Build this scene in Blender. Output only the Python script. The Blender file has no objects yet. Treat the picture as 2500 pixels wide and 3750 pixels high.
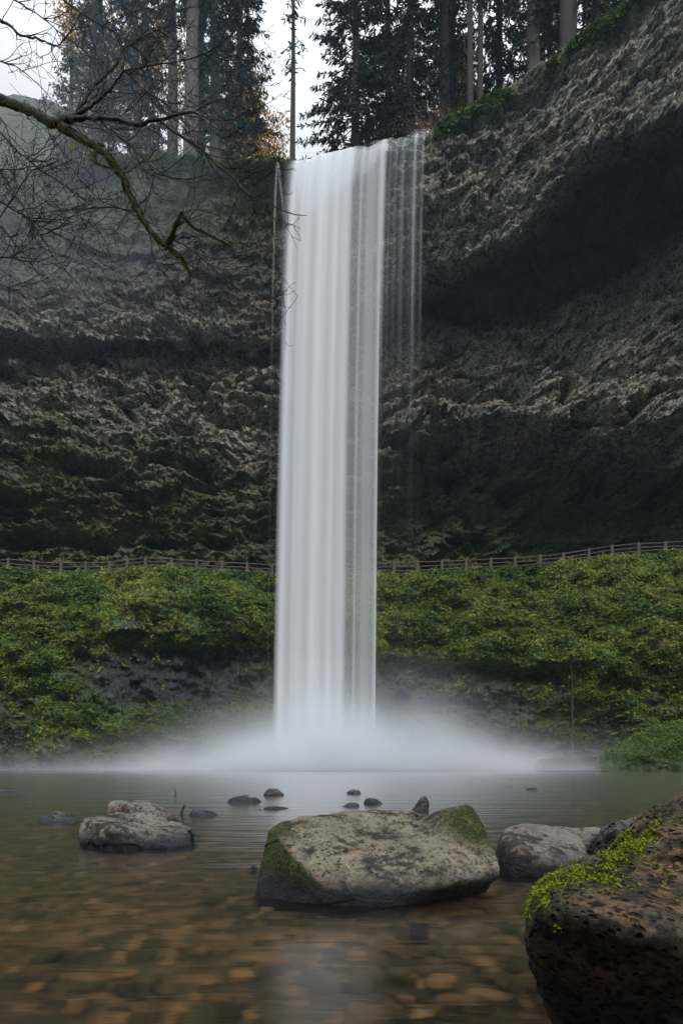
import bpy, bmesh, math, random
import numpy as np
from mathutils import Vector

# ---------------------------------------------------------------- camera, sky, sun, exposure
S = bpy.context.scene
COL = S.collection
CAMZ, F, CX, HY = 0.8, 2500.0, 1250.0, 2785.0        # photo pixels: focal, centre column, horizon row
cam_d = bpy.data.cameras.new('camera')
cam_d.sensor_fit = 'VERTICAL'; cam_d.sensor_height = 36.0; cam_d.sensor_width = 24.0
cam_d.lens = 24.0
cam_d.shift_y = (HY - 1875.0) / 3750.0
cam_d.clip_start = 0.05; cam_d.clip_end = 2000
cam = bpy.data.objects.new('camera', cam_d); COL.objects.link(cam)
cam.location = (0, 0, CAMZ); cam.rotation_euler = (math.radians(90), 0, 0)
S.camera = cam

SUN_EL, SUN_AZ = math.radians(47), math.radians(168)   # azimuth from +Y (over the falls) towards +X
W = bpy.data.worlds.new('World'); S.world = W; W.use_nodes = True
wn = W.node_tree.nodes; wl = W.node_tree.links
bg = wn['Background']
sky = wn.new('ShaderNodeTexSky'); sky.sky_type = 'NISHITA'; sky.sun_disc = False
sky.sun_elevation = SUN_EL; sky.sun_rotation = SUN_AZ
sky.air_density = 1.0; sky.dust_density = 3.0; sky.ozone_density = 1.0
hs = wn.new('ShaderNodeHueSaturation'); hs.inputs['Saturation'].default_value = 0.12
wl.new(sky.outputs[0], hs.inputs['Color'])
mx = wn.new('ShaderNodeMix'); mx.data_type = 'RGBA'; mx.inputs[0].default_value = 0.8
wl.new(hs.outputs[0], mx.inputs[6]); OC = wn.new('ShaderNodeMix'); OC.data_type = 'RGBA'          # the overcast layer, bluer overhead
OC.inputs[6].default_value = (9.6, 9.6, 9.8, 1); OC.inputs[7].default_value = (7.2, 9.1, 11.8, 1); wl.new(OC.outputs[2], mx.inputs[7])
# overcast sky: the zenith is brighter than the low sky
tcn = wn.new('ShaderNodeTexCoord'); spz = wn.new('ShaderNodeSeparateXYZ'); wl.new(tcn.outputs['Generated'], spz.inputs[0])
mr = wn.new('ShaderNodeMapRange'); mr.interpolation_type = 'SMOOTHSTEP'
for k_, v_ in (('From Min', 0.55), ('From Max', 1.0), ('To Min', 0.62), ('To Max', 3.0)): mr.inputs[k_].default_value = v_
wl.new(spz.outputs[2], mr.inputs['Value'])
mr2 = wn.new('ShaderNodeMapRange'); mr2.inputs['From Min'].default_value = 0.6; wl.new(spz.outputs[2], mr2.inputs['Value']); wl.new(mr2.outputs[0], OC.inputs[0])
vm = wn.new('ShaderNodeVectorMath'); vm.operation = 'SCALE'
wl.new(mx.outputs[2], vm.inputs[0]); wl.new(mr.outputs[0], vm.inputs['Scale'])
wl.new(vm.outputs[0], bg.inputs['Color']); bg.inputs['Strength'].default_value = 0.065

sd = bpy.data.lights.new('sun', 'SUN'); sd.energy = 1.5; sd.angle = math.radians(14); sd.color = (1.0, 0.92, 0.80)
sun = bpy.data.objects.new('sun', sd); COL.objects.link(sun)
sdir = Vector((math.sin(SUN_AZ) * math.cos(SUN_EL), math.cos(SUN_AZ) * math.cos(SUN_EL), math.sin(SUN_EL)))
sun.rotation_euler = sdir.to_track_quat('Z', 'Y').to_euler()
sun.location = (0, 0, 200)

S.view_settings.view_transform = 'Standard'; S.view_settings.look = 'None'
S.view_settings.exposure = 0.8; S.view_settings.gamma = 1.0
S.render.engine = 'CYCLES'
cy = S.cycles
cy.use_denoising = True
cy.max_bounces = 8; cy.diffuse_bounces = 3; cy.glossy_bounces = 3; cy.transmission_bounces = 5
cy.volume_bounces = 3; cy.transparent_max_bounces = 24
cy.volume_step_rate = 2.0; cy.volume_max_steps = 128
cy.sample_clamp_indirect = 4.0

# ---------------------------------------------------------------- helpers
R = np.random.RandomState
def at(px, py, Y):
    """the point at depth Y that the photograph shows at px, py (used to read positions off the photo)"""
    return np.array([(px - CX) * Y / F, Y, CAMZ - (py - HY) * Y / F])

def sstep(a, b, x):
    t = np.clip((x - a) / (b - a), 0, 1); return t * t * (3 - 2 * t)

def _h(ix, iy, iz, s):
    with np.errstate(over='ignore'):
        h = (ix.astype(np.uint32) * np.uint32(374761393) + iy.astype(np.uint32) * np.uint32(668265263)
             + iz.astype(np.uint32) * np.uint32(2246822519) + np.uint32((s * 3266489917) & 0xffffffff))
        h ^= h >> np.uint32(15); h *= np.uint32(2246822519); h ^= h >> np.uint32(13)
        h *= np.uint32(3266489917); h ^= h >> np.uint32(16)
    return h
def _f(h): return h.astype(np.float64) / 4294967295.0

def noise(P, sc=1.0, s=1):
    """gradient noise, about -0.7..0.7"""
    Q = np.asarray(P) * sc
    I = np.floor(Q).astype(np.int64); f = Q - I
    u = f * f * f * (f * (f * 6 - 15) + 10)
    out = 0
    for dx in (0, 1):
        for dy in (0, 1):
            for dz in (0, 1):
                h = _h(I[..., 0] + dx, I[..., 1] + dy, I[..., 2] + dz, s)
                gx = ((h & np.uint32(1023)).astype(float) / 511.5 - 1)
                gy = (((h >> np.uint32(10)) & np.uint32(1023)).astype(float) / 511.5 - 1)
                gz = (((h >> np.uint32(20)) & np.uint32(1023)).astype(float) / 511.5 - 1)
                d = gx * (f[..., 0] - dx) + gy * (f[..., 1] - dy) + gz * (f[..., 2] - dz)
                w = (u[..., 0] if dx else 1 - u[..., 0]) * (u[..., 1] if dy else 1 - u[..., 1]) * (u[..., 2] if dz else 1 - u[..., 2])
                out = out + d * w
    return out
def fbm(P, sc=1.0, o=4, s=1, g=0.5):
    v = 0; a = 1.0
    for k in range(o):
        v = v + a * noise(P, sc * 2.03 ** k, s + 17 * k); a *= g
    return v
def worley(P, sc=1.0, s=1):
    Q = np.asarray(P) * sc
    I = np.floor(Q).astype(np.int64); f = Q - I
    f1 = np.full(Q.shape[:-1], 9.0); f2 = f1.copy(); cid = np.zeros_like(f1)
    for dx in (-1, 0, 1):
        for dy in (-1, 0, 1):
            for dz in (-1, 0, 1):
                jx, jy, jz = I[..., 0] + dx, I[..., 1] + dy, I[..., 2] + dz
                h = _h(jx, jy, jz, s)
                ox = (h & np.uint32(1023)).astype(float) / 1023
                oy = ((h >> np.uint32(10)) & np.uint32(1023)).astype(float) / 1023
                oz = ((h >> np.uint32(20)) & np.uint32(1023)).astype(float) / 1023
                d = (dx + ox - f[..., 0]) ** 2 + (dy + oy - f[..., 1]) ** 2 + (dz + oz - f[..., 2]) ** 2
                new = d < f1
                f2 = np.where(new, f1, np.minimum(f2, d))
                cid = np.where(new, _f(_h(jx, jy, jz, s + 101)), cid)
                f1 = np.where(new, d, f1)
    return np.sqrt(f1), np.sqrt(f2), cid

def link(name, me, mat=None, parent=None, smooth=False):
    if mat is not None: me.materials.append(mat)
    if smooth: me.polygons.foreach_set('use_smooth', np.ones(len(me.polygons), dtype=bool))
    o = bpy.data.objects.new(name, me); COL.objects.link(o)
    if parent is not None: o.parent = parent
    return o

def npmesh(name, V, Fc, attrs=None):
    """V (n,3); Fc (m,k) array with k = 3 or 4"""
    V = np.asarray(V, dtype=np.float32).reshape(-1, 3); Fc = np.asarray(Fc, dtype=np.int32)
    me = bpy.data.meshes.new(name)
    me.vertices.add(len(V)); me.vertices.foreach_set('co', V.ravel())
    k = Fc.shape[1]
    me.loops.add(Fc.size); me.loops.foreach_set('vertex_index', Fc.ravel())
    me.polygons.add(len(Fc))
    me.polygons.foreach_set('loop_start', np.arange(0, Fc.size, k, dtype=np.int32))
    try: me.polygons.foreach_set('loop_total', np.full(len(Fc), k, dtype=np.int32))
    except Exception: pass
    for nm, a in (attrs or {}).items():
        a = np.asarray(a, dtype=np.float32)
        if a.ndim == 1:
            t = me.attributes.new(nm, 'FLOAT', 'POINT'); t.data.foreach_set('value', a)
        else:
            t = me.attributes.new(nm, 'FLOAT_COLOR', 'POINT')
            t.data.foreach_set('color', np.concatenate([a, np.ones((len(a), 1), np.float32)], 1).ravel())
    me.update(calc_edges=True)
    return me

def gridfaces(r, c, flip=False):
    i = np.arange(r * c).reshape(r, c)
    q = np.stack([i[:-1, :-1], i[:-1, 1:], i[1:, 1:], i[1:, :-1]], -1).reshape(-1, 4)
    return q[:, ::-1] if flip else q

def tag(o, label=None, cat=None, group=None, kind=None):
    if label: o['label'] = label
    if cat: o['category'] = cat
    if group: o['group'] = group
    if kind: o['kind'] = kind
    return o
def empty(name, loc, label, cat, group=None):
    o = bpy.data.objects.new(name, None); COL.objects.link(o); o.location = loc
    return tag(o, label, cat, group)

def tubes(paths, sides=5):
    """paths: list of (points (n,3), radii (n,)) -> V, F of capped tapered tubes"""
    VV, FF, n0 = [], [], 0
    for P, r in paths:
        P = np.asarray(P, float); r = np.asarray(r, float); n = len(P)
        T = np.gradient(P, axis=0); T /= (np.linalg.norm(T, axis=1, keepdims=True) + 1e-9)
        ref = np.array([0., 0., 1.]) if abs(T[0][2]) < 0.9 else np.array([1., 0., 0.])
        A = np.cross(T, ref); A /= (np.linalg.norm(A, axis=1, keepdims=True) + 1e-9)
        B = np.cross(T, A)
        an = np.linspace(0, 2 * math.pi, sides, endpoint=False)
        ring = P[:, None] + r[:, None, None] * (np.cos(an)[None, :, None] * A[:, None] + np.sin(an)[None, :, None] * B[:, None])
        VV.append(ring.reshape(-1, 3))
        i = np.arange(n * sides).reshape(n, sides); j = np.roll(i, -1, 1)
        FF.append(np.stack([i[:-1], j[:-1], j[1:], i[1:]], -1).reshape(-1, 4) + n0)
        VV.append(P[[0, -1]])
        c0, c1 = n * sides, n * sides + 1
        e0 = np.stack([i[0], np.full(sides, c0), np.full(sides, c0), j[0]], -1)
        # degenerate quads are avoided: caps as quads over pairs of sides
        cap = []
        for q in range(0, sides - 1, 2):
            cap.append([c0, i[0][q], i[0][(q + 1) % sides], i[0][(q + 2) % sides]])
            cap.append([c1, i[-1][(q + 2) % sides], i[-1][(q + 1) % sides], i[-1][q]])
        FF.append(np.array(cap) + n0)
        n0 += n * sides + 2
    return np.concatenate(VV), np.concatenate(FF)

def cards(C, U, Vv):
    """quads centred at C with half axes U and Vv"""
    V = np.stack([C - U - Vv, C + U - Vv, C + U + Vv, C - U + Vv], 1).reshape(-1, 3)
    return V, np.arange(len(V)).reshape(-1, 4)
def leafcards(C, U, Vv):
    """pointed leaf: diamond with its tip along U"""
    V = np.stack([C - U, C - Vv * 0.9 - U * 0.1, C + U, C + Vv * 0.9 - U * 0.1], 1).reshape(-1, 3)
    return V, np.arange(len(V)).reshape(-1, 4)
def unit(a): return a / (np.linalg.norm(a, axis=-1, keepdims=True) + 1e-9)

# ---------------------------------------------------------------- node helper
class NT:
    def __init__(s, name):
        s.m = bpy.data.materials.new(name); s.m.use_nodes = True
        s.t = s.m.node_tree; s.n = s.t.nodes; s.n.clear()
        s.out = s.n.new('ShaderNodeOutputMaterial')
    def add(s, typ, ins=None, **kw):
        o = s.n.new(typ)
        for k, v in kw.items(): setattr(o, k, v)
        for k, v in (ins or {}).items():
            if isinstance(v, bpy.types.NodeSocket): s.t.links.new(v, o.inputs[k])
            else: o.inputs[k].default_value = v
        return o
    def coord(s, scale=(1, 1, 1)):
        c = s.add('ShaderNodeNewGeometry').outputs['Position']
        return s.add('ShaderNodeMapping', {'Vector': c, 'Scale': scale}).outputs[0]
    def objcoord(s, scale=(1, 1, 1)):
        c = s.add('ShaderNodeTexCoord').outputs['Object']
        return s.add('ShaderNodeMapping', {'Vector': c, 'Scale': scale}).outputs[0]
    def noise(s, sc, vec, det=5, rough=0.55, dist=0.0):
        return s.add('ShaderNodeTexNoise', {'Vector': vec, 'Scale': sc, 'Detail': det, 'Roughness': rough, 'Distortion': dist}).outputs['Fac']
    def vor(s, sc, vec, out='Distance', feature='F1', rnd=1.0):
        return s.add('ShaderNodeTexVoronoi', {'Vector': vec, 'Scale': sc, 'Randomness': rnd}, feature=feature).outputs[out]
    def ramp(s, fac, stops):
        r = s.add('ShaderNodeValToRGB', {'Fac': fac}); e = r.color_ramp.elements
        while len(e) < len(stops): e.new(0.5)
        for k, (p, c) in enumerate(stops):
            e[k].position = p
            e[k].color = (c, c, c, 1) if not hasattr(c, '__len__') else (*c[:3], 1)
        return r.outputs['Color']
    def mix(s, fac, a, b, mode='MIX'):
        o = s.add('ShaderNodeMix', data_type='RGBA', blend_type=mode)
        for i, v in ((0, fac), (6, a), (7, b)):
            if isinstance(v, bpy.types.NodeSocket): s.t.links.new(v, o.inputs[i])
            elif i: o.inputs[i].default_value = (*v[:3], 1)
            else: o.inputs[i].default_value = v
        return o.outputs[2]
    def math(s, op, a, b=0.0, clamp=False):
        o = s.add('ShaderNodeMath', operation=op, use_clamp=clamp)
        for i, v in ((0, a), (1, b)):
            if isinstance(v, bpy.types.NodeSocket): s.t.links.new(v, o.inputs[i])
            else: o.inputs[i].default_value = v
        return o.outputs[0]
    def rng(s, v, a, b, c=0.0, d=1.0):
        return s.add('ShaderNodeMapRange', {'Value': v, 'From Min': a, 'From Max': b, 'To Min': c, 'To Max': d}).outputs[0]
    def attr(s, name, out='Fac'):
        return s.add('ShaderNodeAttribute', attribute_name=name).outputs[out]
    def bump(s, h, strength=0.5, dist=0.1, nrm=None):
        d = {'Height': h, 'Strength': strength, 'Distance': dist}
        if nrm is not None: d['Normal'] = nrm
        return s.add('ShaderNodeBump', d).outputs[0]
    def bsdf(s, col, rough=0.8, nrm=None, **kw):
        d = {'Base Color': col if isinstance(col, bpy.types.NodeSocket) else (*col, 1), 'Roughness': rough}
        if nrm is not None: d['Normal'] = nrm
        d.update(kw)
        return s.add('ShaderNodeBsdfPrincipled', d)
    def surf(s, sh):
        s.t.links.new(sh.outputs[0] if hasattr(sh, 'outputs') else sh, s.out.inputs['Surface']); return s.m

# ---------------------------------------------------------------- materials
def mat_cliff():
    t = NT('cliff_rock'); c = t.coord()
    n1 = t.noise(0.35, c, 4, 0.55); n2 = t.noise(1.7, c, 8, 0.7); n3 = t.noise(6.0, c, 6, 0.75)
    dark = t.mix(t.ramp(n1, [(0.35, 0), (0.65, 1)]), (0.022, 0.026, 0.032), (0.07, 0.06, 0.048))
    lite = t.mix(t.ramp(n1, [(0.4, 0), (0.7, 1)]), (0.30, 0.30, 0.28), (0.44, 0.42, 0.33))
    f = t.math('MULTIPLY', t.ramp(t.math('ADD', n2, t.math('MULTIPLY', t.math('SUBTRACT', n3, .5), .6)), [(0.40, 0), (0.54, 1)]), t.attr('pale'))
    col = t.mix(f, dark, lite)
    col = t.mix(t.ramp(n3, [(0.42, 0.85), (0.52, 0)]), col, (0.018, 0.022, 0.027))
    mossn = t.math('MULTIPLY', t.attr('moss'), t.ramp(t.noise(2.6, c, 6, 0.7), [(0.36, 0), (0.55, 1)]))
    mosscol = t.mix(t.noise(1.2, c, 5, 0.7), (0.018, 0.042, 0.014), (0.085, 0.115, 0.028))
    col = t.mix(mossn, col, mosscol)
    rust = t.math('MULTIPLY', t.attr('rust'), t.ramp(n2, [(0.45, 0), (0.6, 1)]))
    col = t.mix(rust, col, (0.22, 0.115, 0.062))
    h = t.math('ADD', t.noise(5.0, c, 8, 0.7), t.math('MULTIPLY', t.vor(4.0, c), 0.6))
    nb = t.bump(h, 0.9, 0.22)
    return t.surf(t.bsdf(col, 0.72, nb))

def mat_bank():
    t = NT('bank_earth_and_basalt'); c = t.coord()
    n2 = t.noise(1.5, c, 7, 0.7)
    rock = t.mix(t.ramp(n2, [(0.4, 0), (0.65, 1)]), (0.006, 0.009, 0.012), (0.030, 0.034, 0.042))
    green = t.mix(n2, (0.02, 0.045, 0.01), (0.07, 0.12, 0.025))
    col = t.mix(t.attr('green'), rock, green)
    cr = t.coord((1.6, 1.6, 0.5))
    h = t.math('ADD', t.noise(3.5, c, 8, 0.7), t.vor(1.6, cr))
    return t.surf(t.bsdf(col, 0.5, t.bump(h, 0.9, 0.25)))

def mat_leaf(name, cols, trans=0.35, rough=0.55):
    """leaf colours vary per card through the 'tint' attribute"""
    t = NT(name)
    f = t.attr('tint')
    st = [(k / (len(cols) - 1), cc) for k, cc in enumerate(cols)]
    col = t.ramp(f, st)
    b = t.bsdf(col, rough, **{'Specular IOR Level': 0.12})
    tr = t.add('ShaderNodeBsdfTranslucent', {'Color': t.mix(0.35, col, (0.25, 0.3, 0.05), 'ADD') if False else col})
    m = t.add('ShaderNodeMixShader', {0: trans, 1: b.outputs[0], 2: tr.outputs[0]})
    return t.surf(m)

def mat_bark(name, a, b, sc=1.0, bmp=0.04):
    t = NT(name); c = t.objcoord((sc * 6, sc * 6, sc * 0.9))
    n = t.noise(2.0, c, 6, 0.7)
    col = t.mix(t.ramp(n, [(0.3, 0), (0.7, 1)]), a, b)
    return t.surf(t.bsdf(col, 0.9, t.bump(n, 0.8, bmp)))

def mat_wood():
    t = NT('weathered_wood'); c = t.coord((1, 1, 1))
    n = t.noise(5, c, 5, 0.7)
    col = t.mix(n, (0.04, 0.031, 0.028), (0.115, 0.092, 0.083))
    return t.surf(t.bsdf(col, 0.85, t.bump(n, 0.4, 0.02)))

def mat_boulder(name, base, pale, warm, scale=1.0, moss=0.3, pits=0.0, wet=0.10, dark=(0.022, 0.022, 0.022), lich=(0.30, 0.32, 0.24)):
    """dry stone with warm blotches, lichen film, dark specks, moss tufts on the top and a wet dark foot, raised where it also paints shade"""
    t = NT(name); c = t.coord((scale, scale, scale))
    geo = t.add('ShaderNodeNewGeometry')
    sp = t.add('ShaderNodeSeparateXYZ', {0: geo.outputs['Position']}); sn = t.add('ShaderNodeSeparateXYZ', {0: geo.outputs['Normal']})
    n1 = t.noise(3.0, c, 6, 0.62, 0.4); n2 = t.noise(14, c, 8, 0.72); n3 = t.noise(55, c, 5, 0.7)
    col = t.mix(t.ramp(t.math('ADD', n1, t.math('MULTIPLY', t.math('SUBTRACT', n2, .5), .8)), [(0.44, 0), (0.58, 1)]), base, pale)
    col = t.mix(t.ramp(n2, [(0.36, 0.9), (0.45, 0)]), col, dark)
    col = t.mix(t.math('MULTIPLY', t.ramp(t.noise(9, c, 6, 0.6, 0.5), [(0.56, 0), (0.64, 1)]), 0.6), col, warm)
    lf = t.math('MULTIPLY', t.ramp(t.noise(4.5, c, 8, 0.75), [(0.50, 0), (0.56, 0.8)]), t.rng(sn.outputs[2], 0.25, 0.75))
    col = t.mix(lf, col, lich)
    spots = t.math('MULTIPLY', t.ramp(t.vor(34, c), [(0.20, 1), (0.32, 0)]), t.ramp(t.noise(5, c, 3), [(0.48, 0), (0.54, 1)]))
    col = t.mix(spots, col, (0.02, 0.024, 0.02))
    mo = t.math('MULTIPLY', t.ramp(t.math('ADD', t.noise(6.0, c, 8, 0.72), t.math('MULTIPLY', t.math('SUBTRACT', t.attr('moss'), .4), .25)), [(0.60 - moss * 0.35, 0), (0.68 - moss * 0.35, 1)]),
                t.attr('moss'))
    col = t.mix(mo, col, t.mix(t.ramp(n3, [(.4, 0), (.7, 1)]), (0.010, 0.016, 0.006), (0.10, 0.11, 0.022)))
    col = t.mix(t.math('MULTIPLY', t.ramp(n3, [(0.35, 0.6), (0.55, 0)]), 1.0), col, dark)
    wz = t.math('ADD', sp.outputs[2], t.math('MULTIPLY', t.math('SUBTRACT', n2, 0.5), 0.12))
    wf = t.rng(wz, wet * 0.45, wet * 1.25, 1.0, 0.0) if wet > 0 else t.math('MULTIPLY', n3, 0.0)
    col = t.mix(wf, col, t.mix(n2, (0.006, 0.007, 0.009), (0.045, 0.045, 0.052)))
    rough = t.rng(wf, 0, 1, 0.85, 0.38)
    h = t.math('ADD', t.math('MULTIPLY', n2, 0.9), t.math('MULTIPLY', n3, 0.35))
    if pits:
        pv = t.ramp(t.vor(pits, t.mix(0.06, c, t.add('ShaderNodeTexNoise', {'Vector': c, 'Scale': 9.0}).outputs['Color'])), [(0.15, 0), (0.42, 1)])
        h = t.math('ADD', h, t.math('MULTIPLY', pv, 2.4))
        col = t.mix(t.ramp(t.vor(pits, t.mix(0.06, c, t.add('ShaderNodeTexNoise', {'Vector': c, 'Scale': 9.0}).outputs['Color'])), [(0.2, 0.92), (0.36, 0)]), col, (0.012, 0.010, 0.010))
    nb = t.bump(h, 1.0, 0.045 / scale)
    return t.surf(t.bsdf(col, rough, nb, **{'Specular IOR Level': 0.13}))

def mat_water():
    t = NT('stream_water')
    c = t.coord((0.55, 2.2, 1)); c2 = t.coord((0.22, 1.3, 1))
    h = t.math('ADD', t.noise(2.0, c, 3, 0.5, 0.3), t.math('MULTIPLY', t.noise(1.2, c2, 3, 0.5), 1.4))
    nb = t.bump(h, 0.08, 0.10)
    nr = t.bump(h, 0.32, 0.12)
    gl = t.add('ShaderNodeBsdfGlossy', {'Color': (1, 1, 1, 1), 'Roughness': 0.17, 'Normal': nb})
    rf = t.add('ShaderNodeBsdfRefraction', {'Color': (0.90, 0.80, 0.66, 1), 'Roughness': 0.27, 'IOR': 1.25, 'Normal': nr})
    tr = t.add('ShaderNodeBsdfTransparent', {'Color': (0.66, 0.60, 0.48, 1)})
    mt = t.add('ShaderNodeMixShader', {0: 0.5, 1: tr.outputs[0], 2: rf.outputs[0]})
    fr = t.add('ShaderNodeFresnel', {'IOR': 1.33, 'Normal': nb})
    m = t.add('ShaderNodeMixShader', {0: fr.outputs[0], 1: rf.outputs[0], 2: gl.outputs[0]})
    return t.surf(m)

def mat_bed():
    t = NT('stream_bed'); c = t.coord((0.8, 1.7, 1))
    n = t.noise(7.0, c, 3, 0.55, 0.5); n2 = t.noise(7, c, 2, 0.5); n3 = t.noise(0.5, c, 3, 0.5)
    col = t.ramp(n, [(0.33, (0.016, 0.018, 0.016)), (0.46, (0.055, 0.044, 0.03)), (0.56, (0.14, 0.10, 0.062)), (0.72, (0.26, 0.18, 0.105))])
    col = t.mix(t.ramp(n2, [(0.4, 0.7), (0.6, 0)]), col, (0.03, 0.03, 0.024))
    col = t.mix(t.ramp(n3, [(0.4, 0.0), (0.62, 0.5)]), col, (0.05, 0.06, 0.035))
    return t.surf(t.bsdf(col, 0.9))

def mat_falls():
    t = NT('falling_water')
    a = t.attr('sheet')
    d = t.add('ShaderNodeBsdfDiffuse', {'Color': (0.85, 0.90, 0.96, 1)})
    tl = t.add('ShaderNodeBsdfTranslucent', {'Color': (0.85, 0.90, 0.96, 1)})
    m = t.add('ShaderNodeMixShader', {0: 0.45, 1: d.outputs[0], 2: tl.outputs[0]})
    tp = t.add('ShaderNodeBsdfTransparent')
    return t.surf(t.add('ShaderNodeMixShader', {0: a, 1: tp.outputs[0], 2: m.outputs[0]}))

def mat_hill():
    t = NT('wooded_ground'); c = t.coord()
    n = t.noise(0.5, c, 8, 0.7)
    col = t.mix(t.ramp(n, [(0.35, 0), (0.65, 1)]), (0.018, 0.026, 0.014), (0.07, 0.075, 0.035))
    return t.surf(t.bsdf(col, 0.9, t.bump(n, 1.0, 0.8)))

MC, MB_, MW, MBED, MF, MH = mat_cliff(), mat_bank(), mat_water(), mat_bed(), mat_falls(), mat_hill()
MLEAF = mat_leaf('green_leaves', [(0.014, 0.030, 0.010), (0.042, 0.085, 0.016), (0.095, 0.155, 0.024), (0.19, 0.22, 0.045), (0.24, 0.18, 0.06)], 0.22)
MNEED = mat_leaf('conifer_needles', [(0.008, 0.018, 0.010), (0.018, 0.036, 0.016), (0.04, 0.062, 0.022), (0.12, 0.10, 0.03)], 0.15)
MGOLD = mat_leaf('autumn_leaves', [(0.10, 0.06, 0.015), (0.38, 0.22, 0.03), (0.60, 0.38, 0.06), (0.30, 0.30, 0.06)], 0.6)
MFERN = mat_leaf('moss_shoots', [(0.03, 0.038, 0.006), (0.10, 0.13, 0.010), (0.30, 0.34, 0.02), (0.48, 0.48, 0.06)], 0.35)
MBARK = mat_bark('conifer_bark', (0.012, 0.010, 0.010), (0.05, 0.04, 0.035))
MBARKP = mat_bark('pale_bark', (0.03, 0.026, 0.026), (0.10, 0.083, 0.08))
MTWIG = mat_bark('alder_bark', (0.008, 0.007, 0.007), (0.034, 0.028, 0.025), 4, 0.006)
MWOOD = mat_wood()

# ---------------------------------------------------------------- structure: ground sheet
def build_ground():
    xs = np.linspace(-148, 148, 300); ys = np.linspace(-120, 148, 270)
    X, Y = np.meshgrid(xs, ys)
    P = np.stack([X, Y, X * 0], -1)
    w = np.maximum(5.0, 0.5 * Y + 4.5) + 1.2 * fbm(P, 0.2, 3, 5)
    w = np.where(X > 0, w + 2.0 * sstep(0, 6, 6 - Y), w)
    dx = np.maximum(0, np.abs(X) - w); dy = 2.0 * np.maximum(0, -4.5 - Y)  # unseen slope behind the camera, steepened to hold light off the rock fronts
    d = np.sqrt(dx ** 2 + dy ** 2)
    up = 46 * (1 - np.exp(-d * 0.85 / 46)) + d * 0.05
    bed = -0.30 - 1.3 * sstep(14, 24, Y) + 0.08 * fbm(P, 0.6, 3, 8)
    Z = np.where(d > 0, bed + up + np.minimum(d, 1.5) * 0.3, bed)
    Z = Z + sstep(1, 12, d) * 2.2 * fbm(P, 0.12, 4, 9)
    Z = np.where(Y > 74, np.minimum(Z, 30), Z)
    o = link('ground', npmesh('ground', np.stack([X, Y, Z], -1), gridfaces(*X.shape)), MH, smooth=True)
    tag(o, 'wooded ground rising round the pool', None, None, 'structure')
    # near stream bed, finer
    xs = np.linspace(-34, 34, 420); ys = np.linspace(-6.5, 62, 420)
    X, Y = np.meshgrid(xs, ys); P = np.stack([X, Y, X * 0], -1)
    Z = -0.26 - 1.3 * sstep(14, 24, Y) + 0.10 * fbm(P, 1.3, 4, 18)
    o = link('stream_bed', npmesh('stream_bed', np.stack([X, Y, Z], -1), gridfaces(*X.shape)), MBED, smooth=True)
    tag(o, 'brown stony bed under the clear water', None, None, 'structure')
build_ground()

# ---------------------------------------------------------------- structure: cliff
CK = {  # column px: nine (py, Y) knots: rim, face, overhang edge, soffit, soffit back, wall top, wall, wall foot, below path
 -900: [(300, 62), (500, 62), (1150, 60), (1190, 63), (1230, 64), (1300, 63), (1600, 62), (1950, 64), (2200, 64)],
 0:    [(612, 73), (850, 72), (1185, 67.5), (1205, 70.5), (1240, 71.5), (1320, 70.5), (1620, 69), (1960, 70.8), (2200, 72)],
 500:  [(560, 70), (850, 70), (1225, 67), (1243, 70.2), (1258, 71), (1350, 69.5), (1650, 68), (1960, 70.2), (2200, 71)],
 1000: [(590, 65), (800, 67), (1240, 68.5), (1262, 71), (1285, 71.5), (1400, 70), (1650, 69.3), (1960, 71), (2200, 72)],
 1300: [(548, 63.3), (720, 65), (1130, 68), (1170, 71), (1200, 72), (1300, 71.3), (1600, 70.7), (1960, 72.5), (2200, 73)],
 1600: [(462, 61.5), (650, 61.5), (950, 63.3), (1080, 68), (1150, 70.5), (1250, 69), (1500, 67.7), (1700, 71), (2200, 74)],
 1900: [(265, 59), (500, 58.2), (770, 58), (960, 64), (1185, 69.5), (1265, 67.2), (1480, 65), (1720, 69.5), (2200, 74)],
 2200: [(75, 55.5), (300, 54.7), (490, 54.5), (740, 61), (1050, 66), (1140, 63.3), (1500, 60.5), (1750, 66.5), (2200, 73)],
 2500: [(-140, 52), (150, 51.3), (372, 51), (600, 57), (850, 61.5), (940, 58.8), (1500, 56.5), (1820, 63), (2200, 69)],
 3300: [(-800, 43), (-500, 42), (-100, 41), (100, 48), (450, 54), (600, 53), (1300, 50), (1900, 52), (2200, 55)]}
def knots(px, TAB):
    ks = sorted(TAB); A = np.array([TAB[k] for k in ks], float)     # (c, k, 2)
    # monotone cubic-like interpolation by smoothing a linear one
    out = np.zeros((len(px), A.shape[1], 2))
    for j in range(A.shape[1]):
        for q in range(2):
            acc = 0
            for off in (-90, -45, 0, 45, 90):
                acc = acc + np.interp(px + off, ks, A[:, j, q])
            out[:, j, q] = acc / 5
    return out
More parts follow.
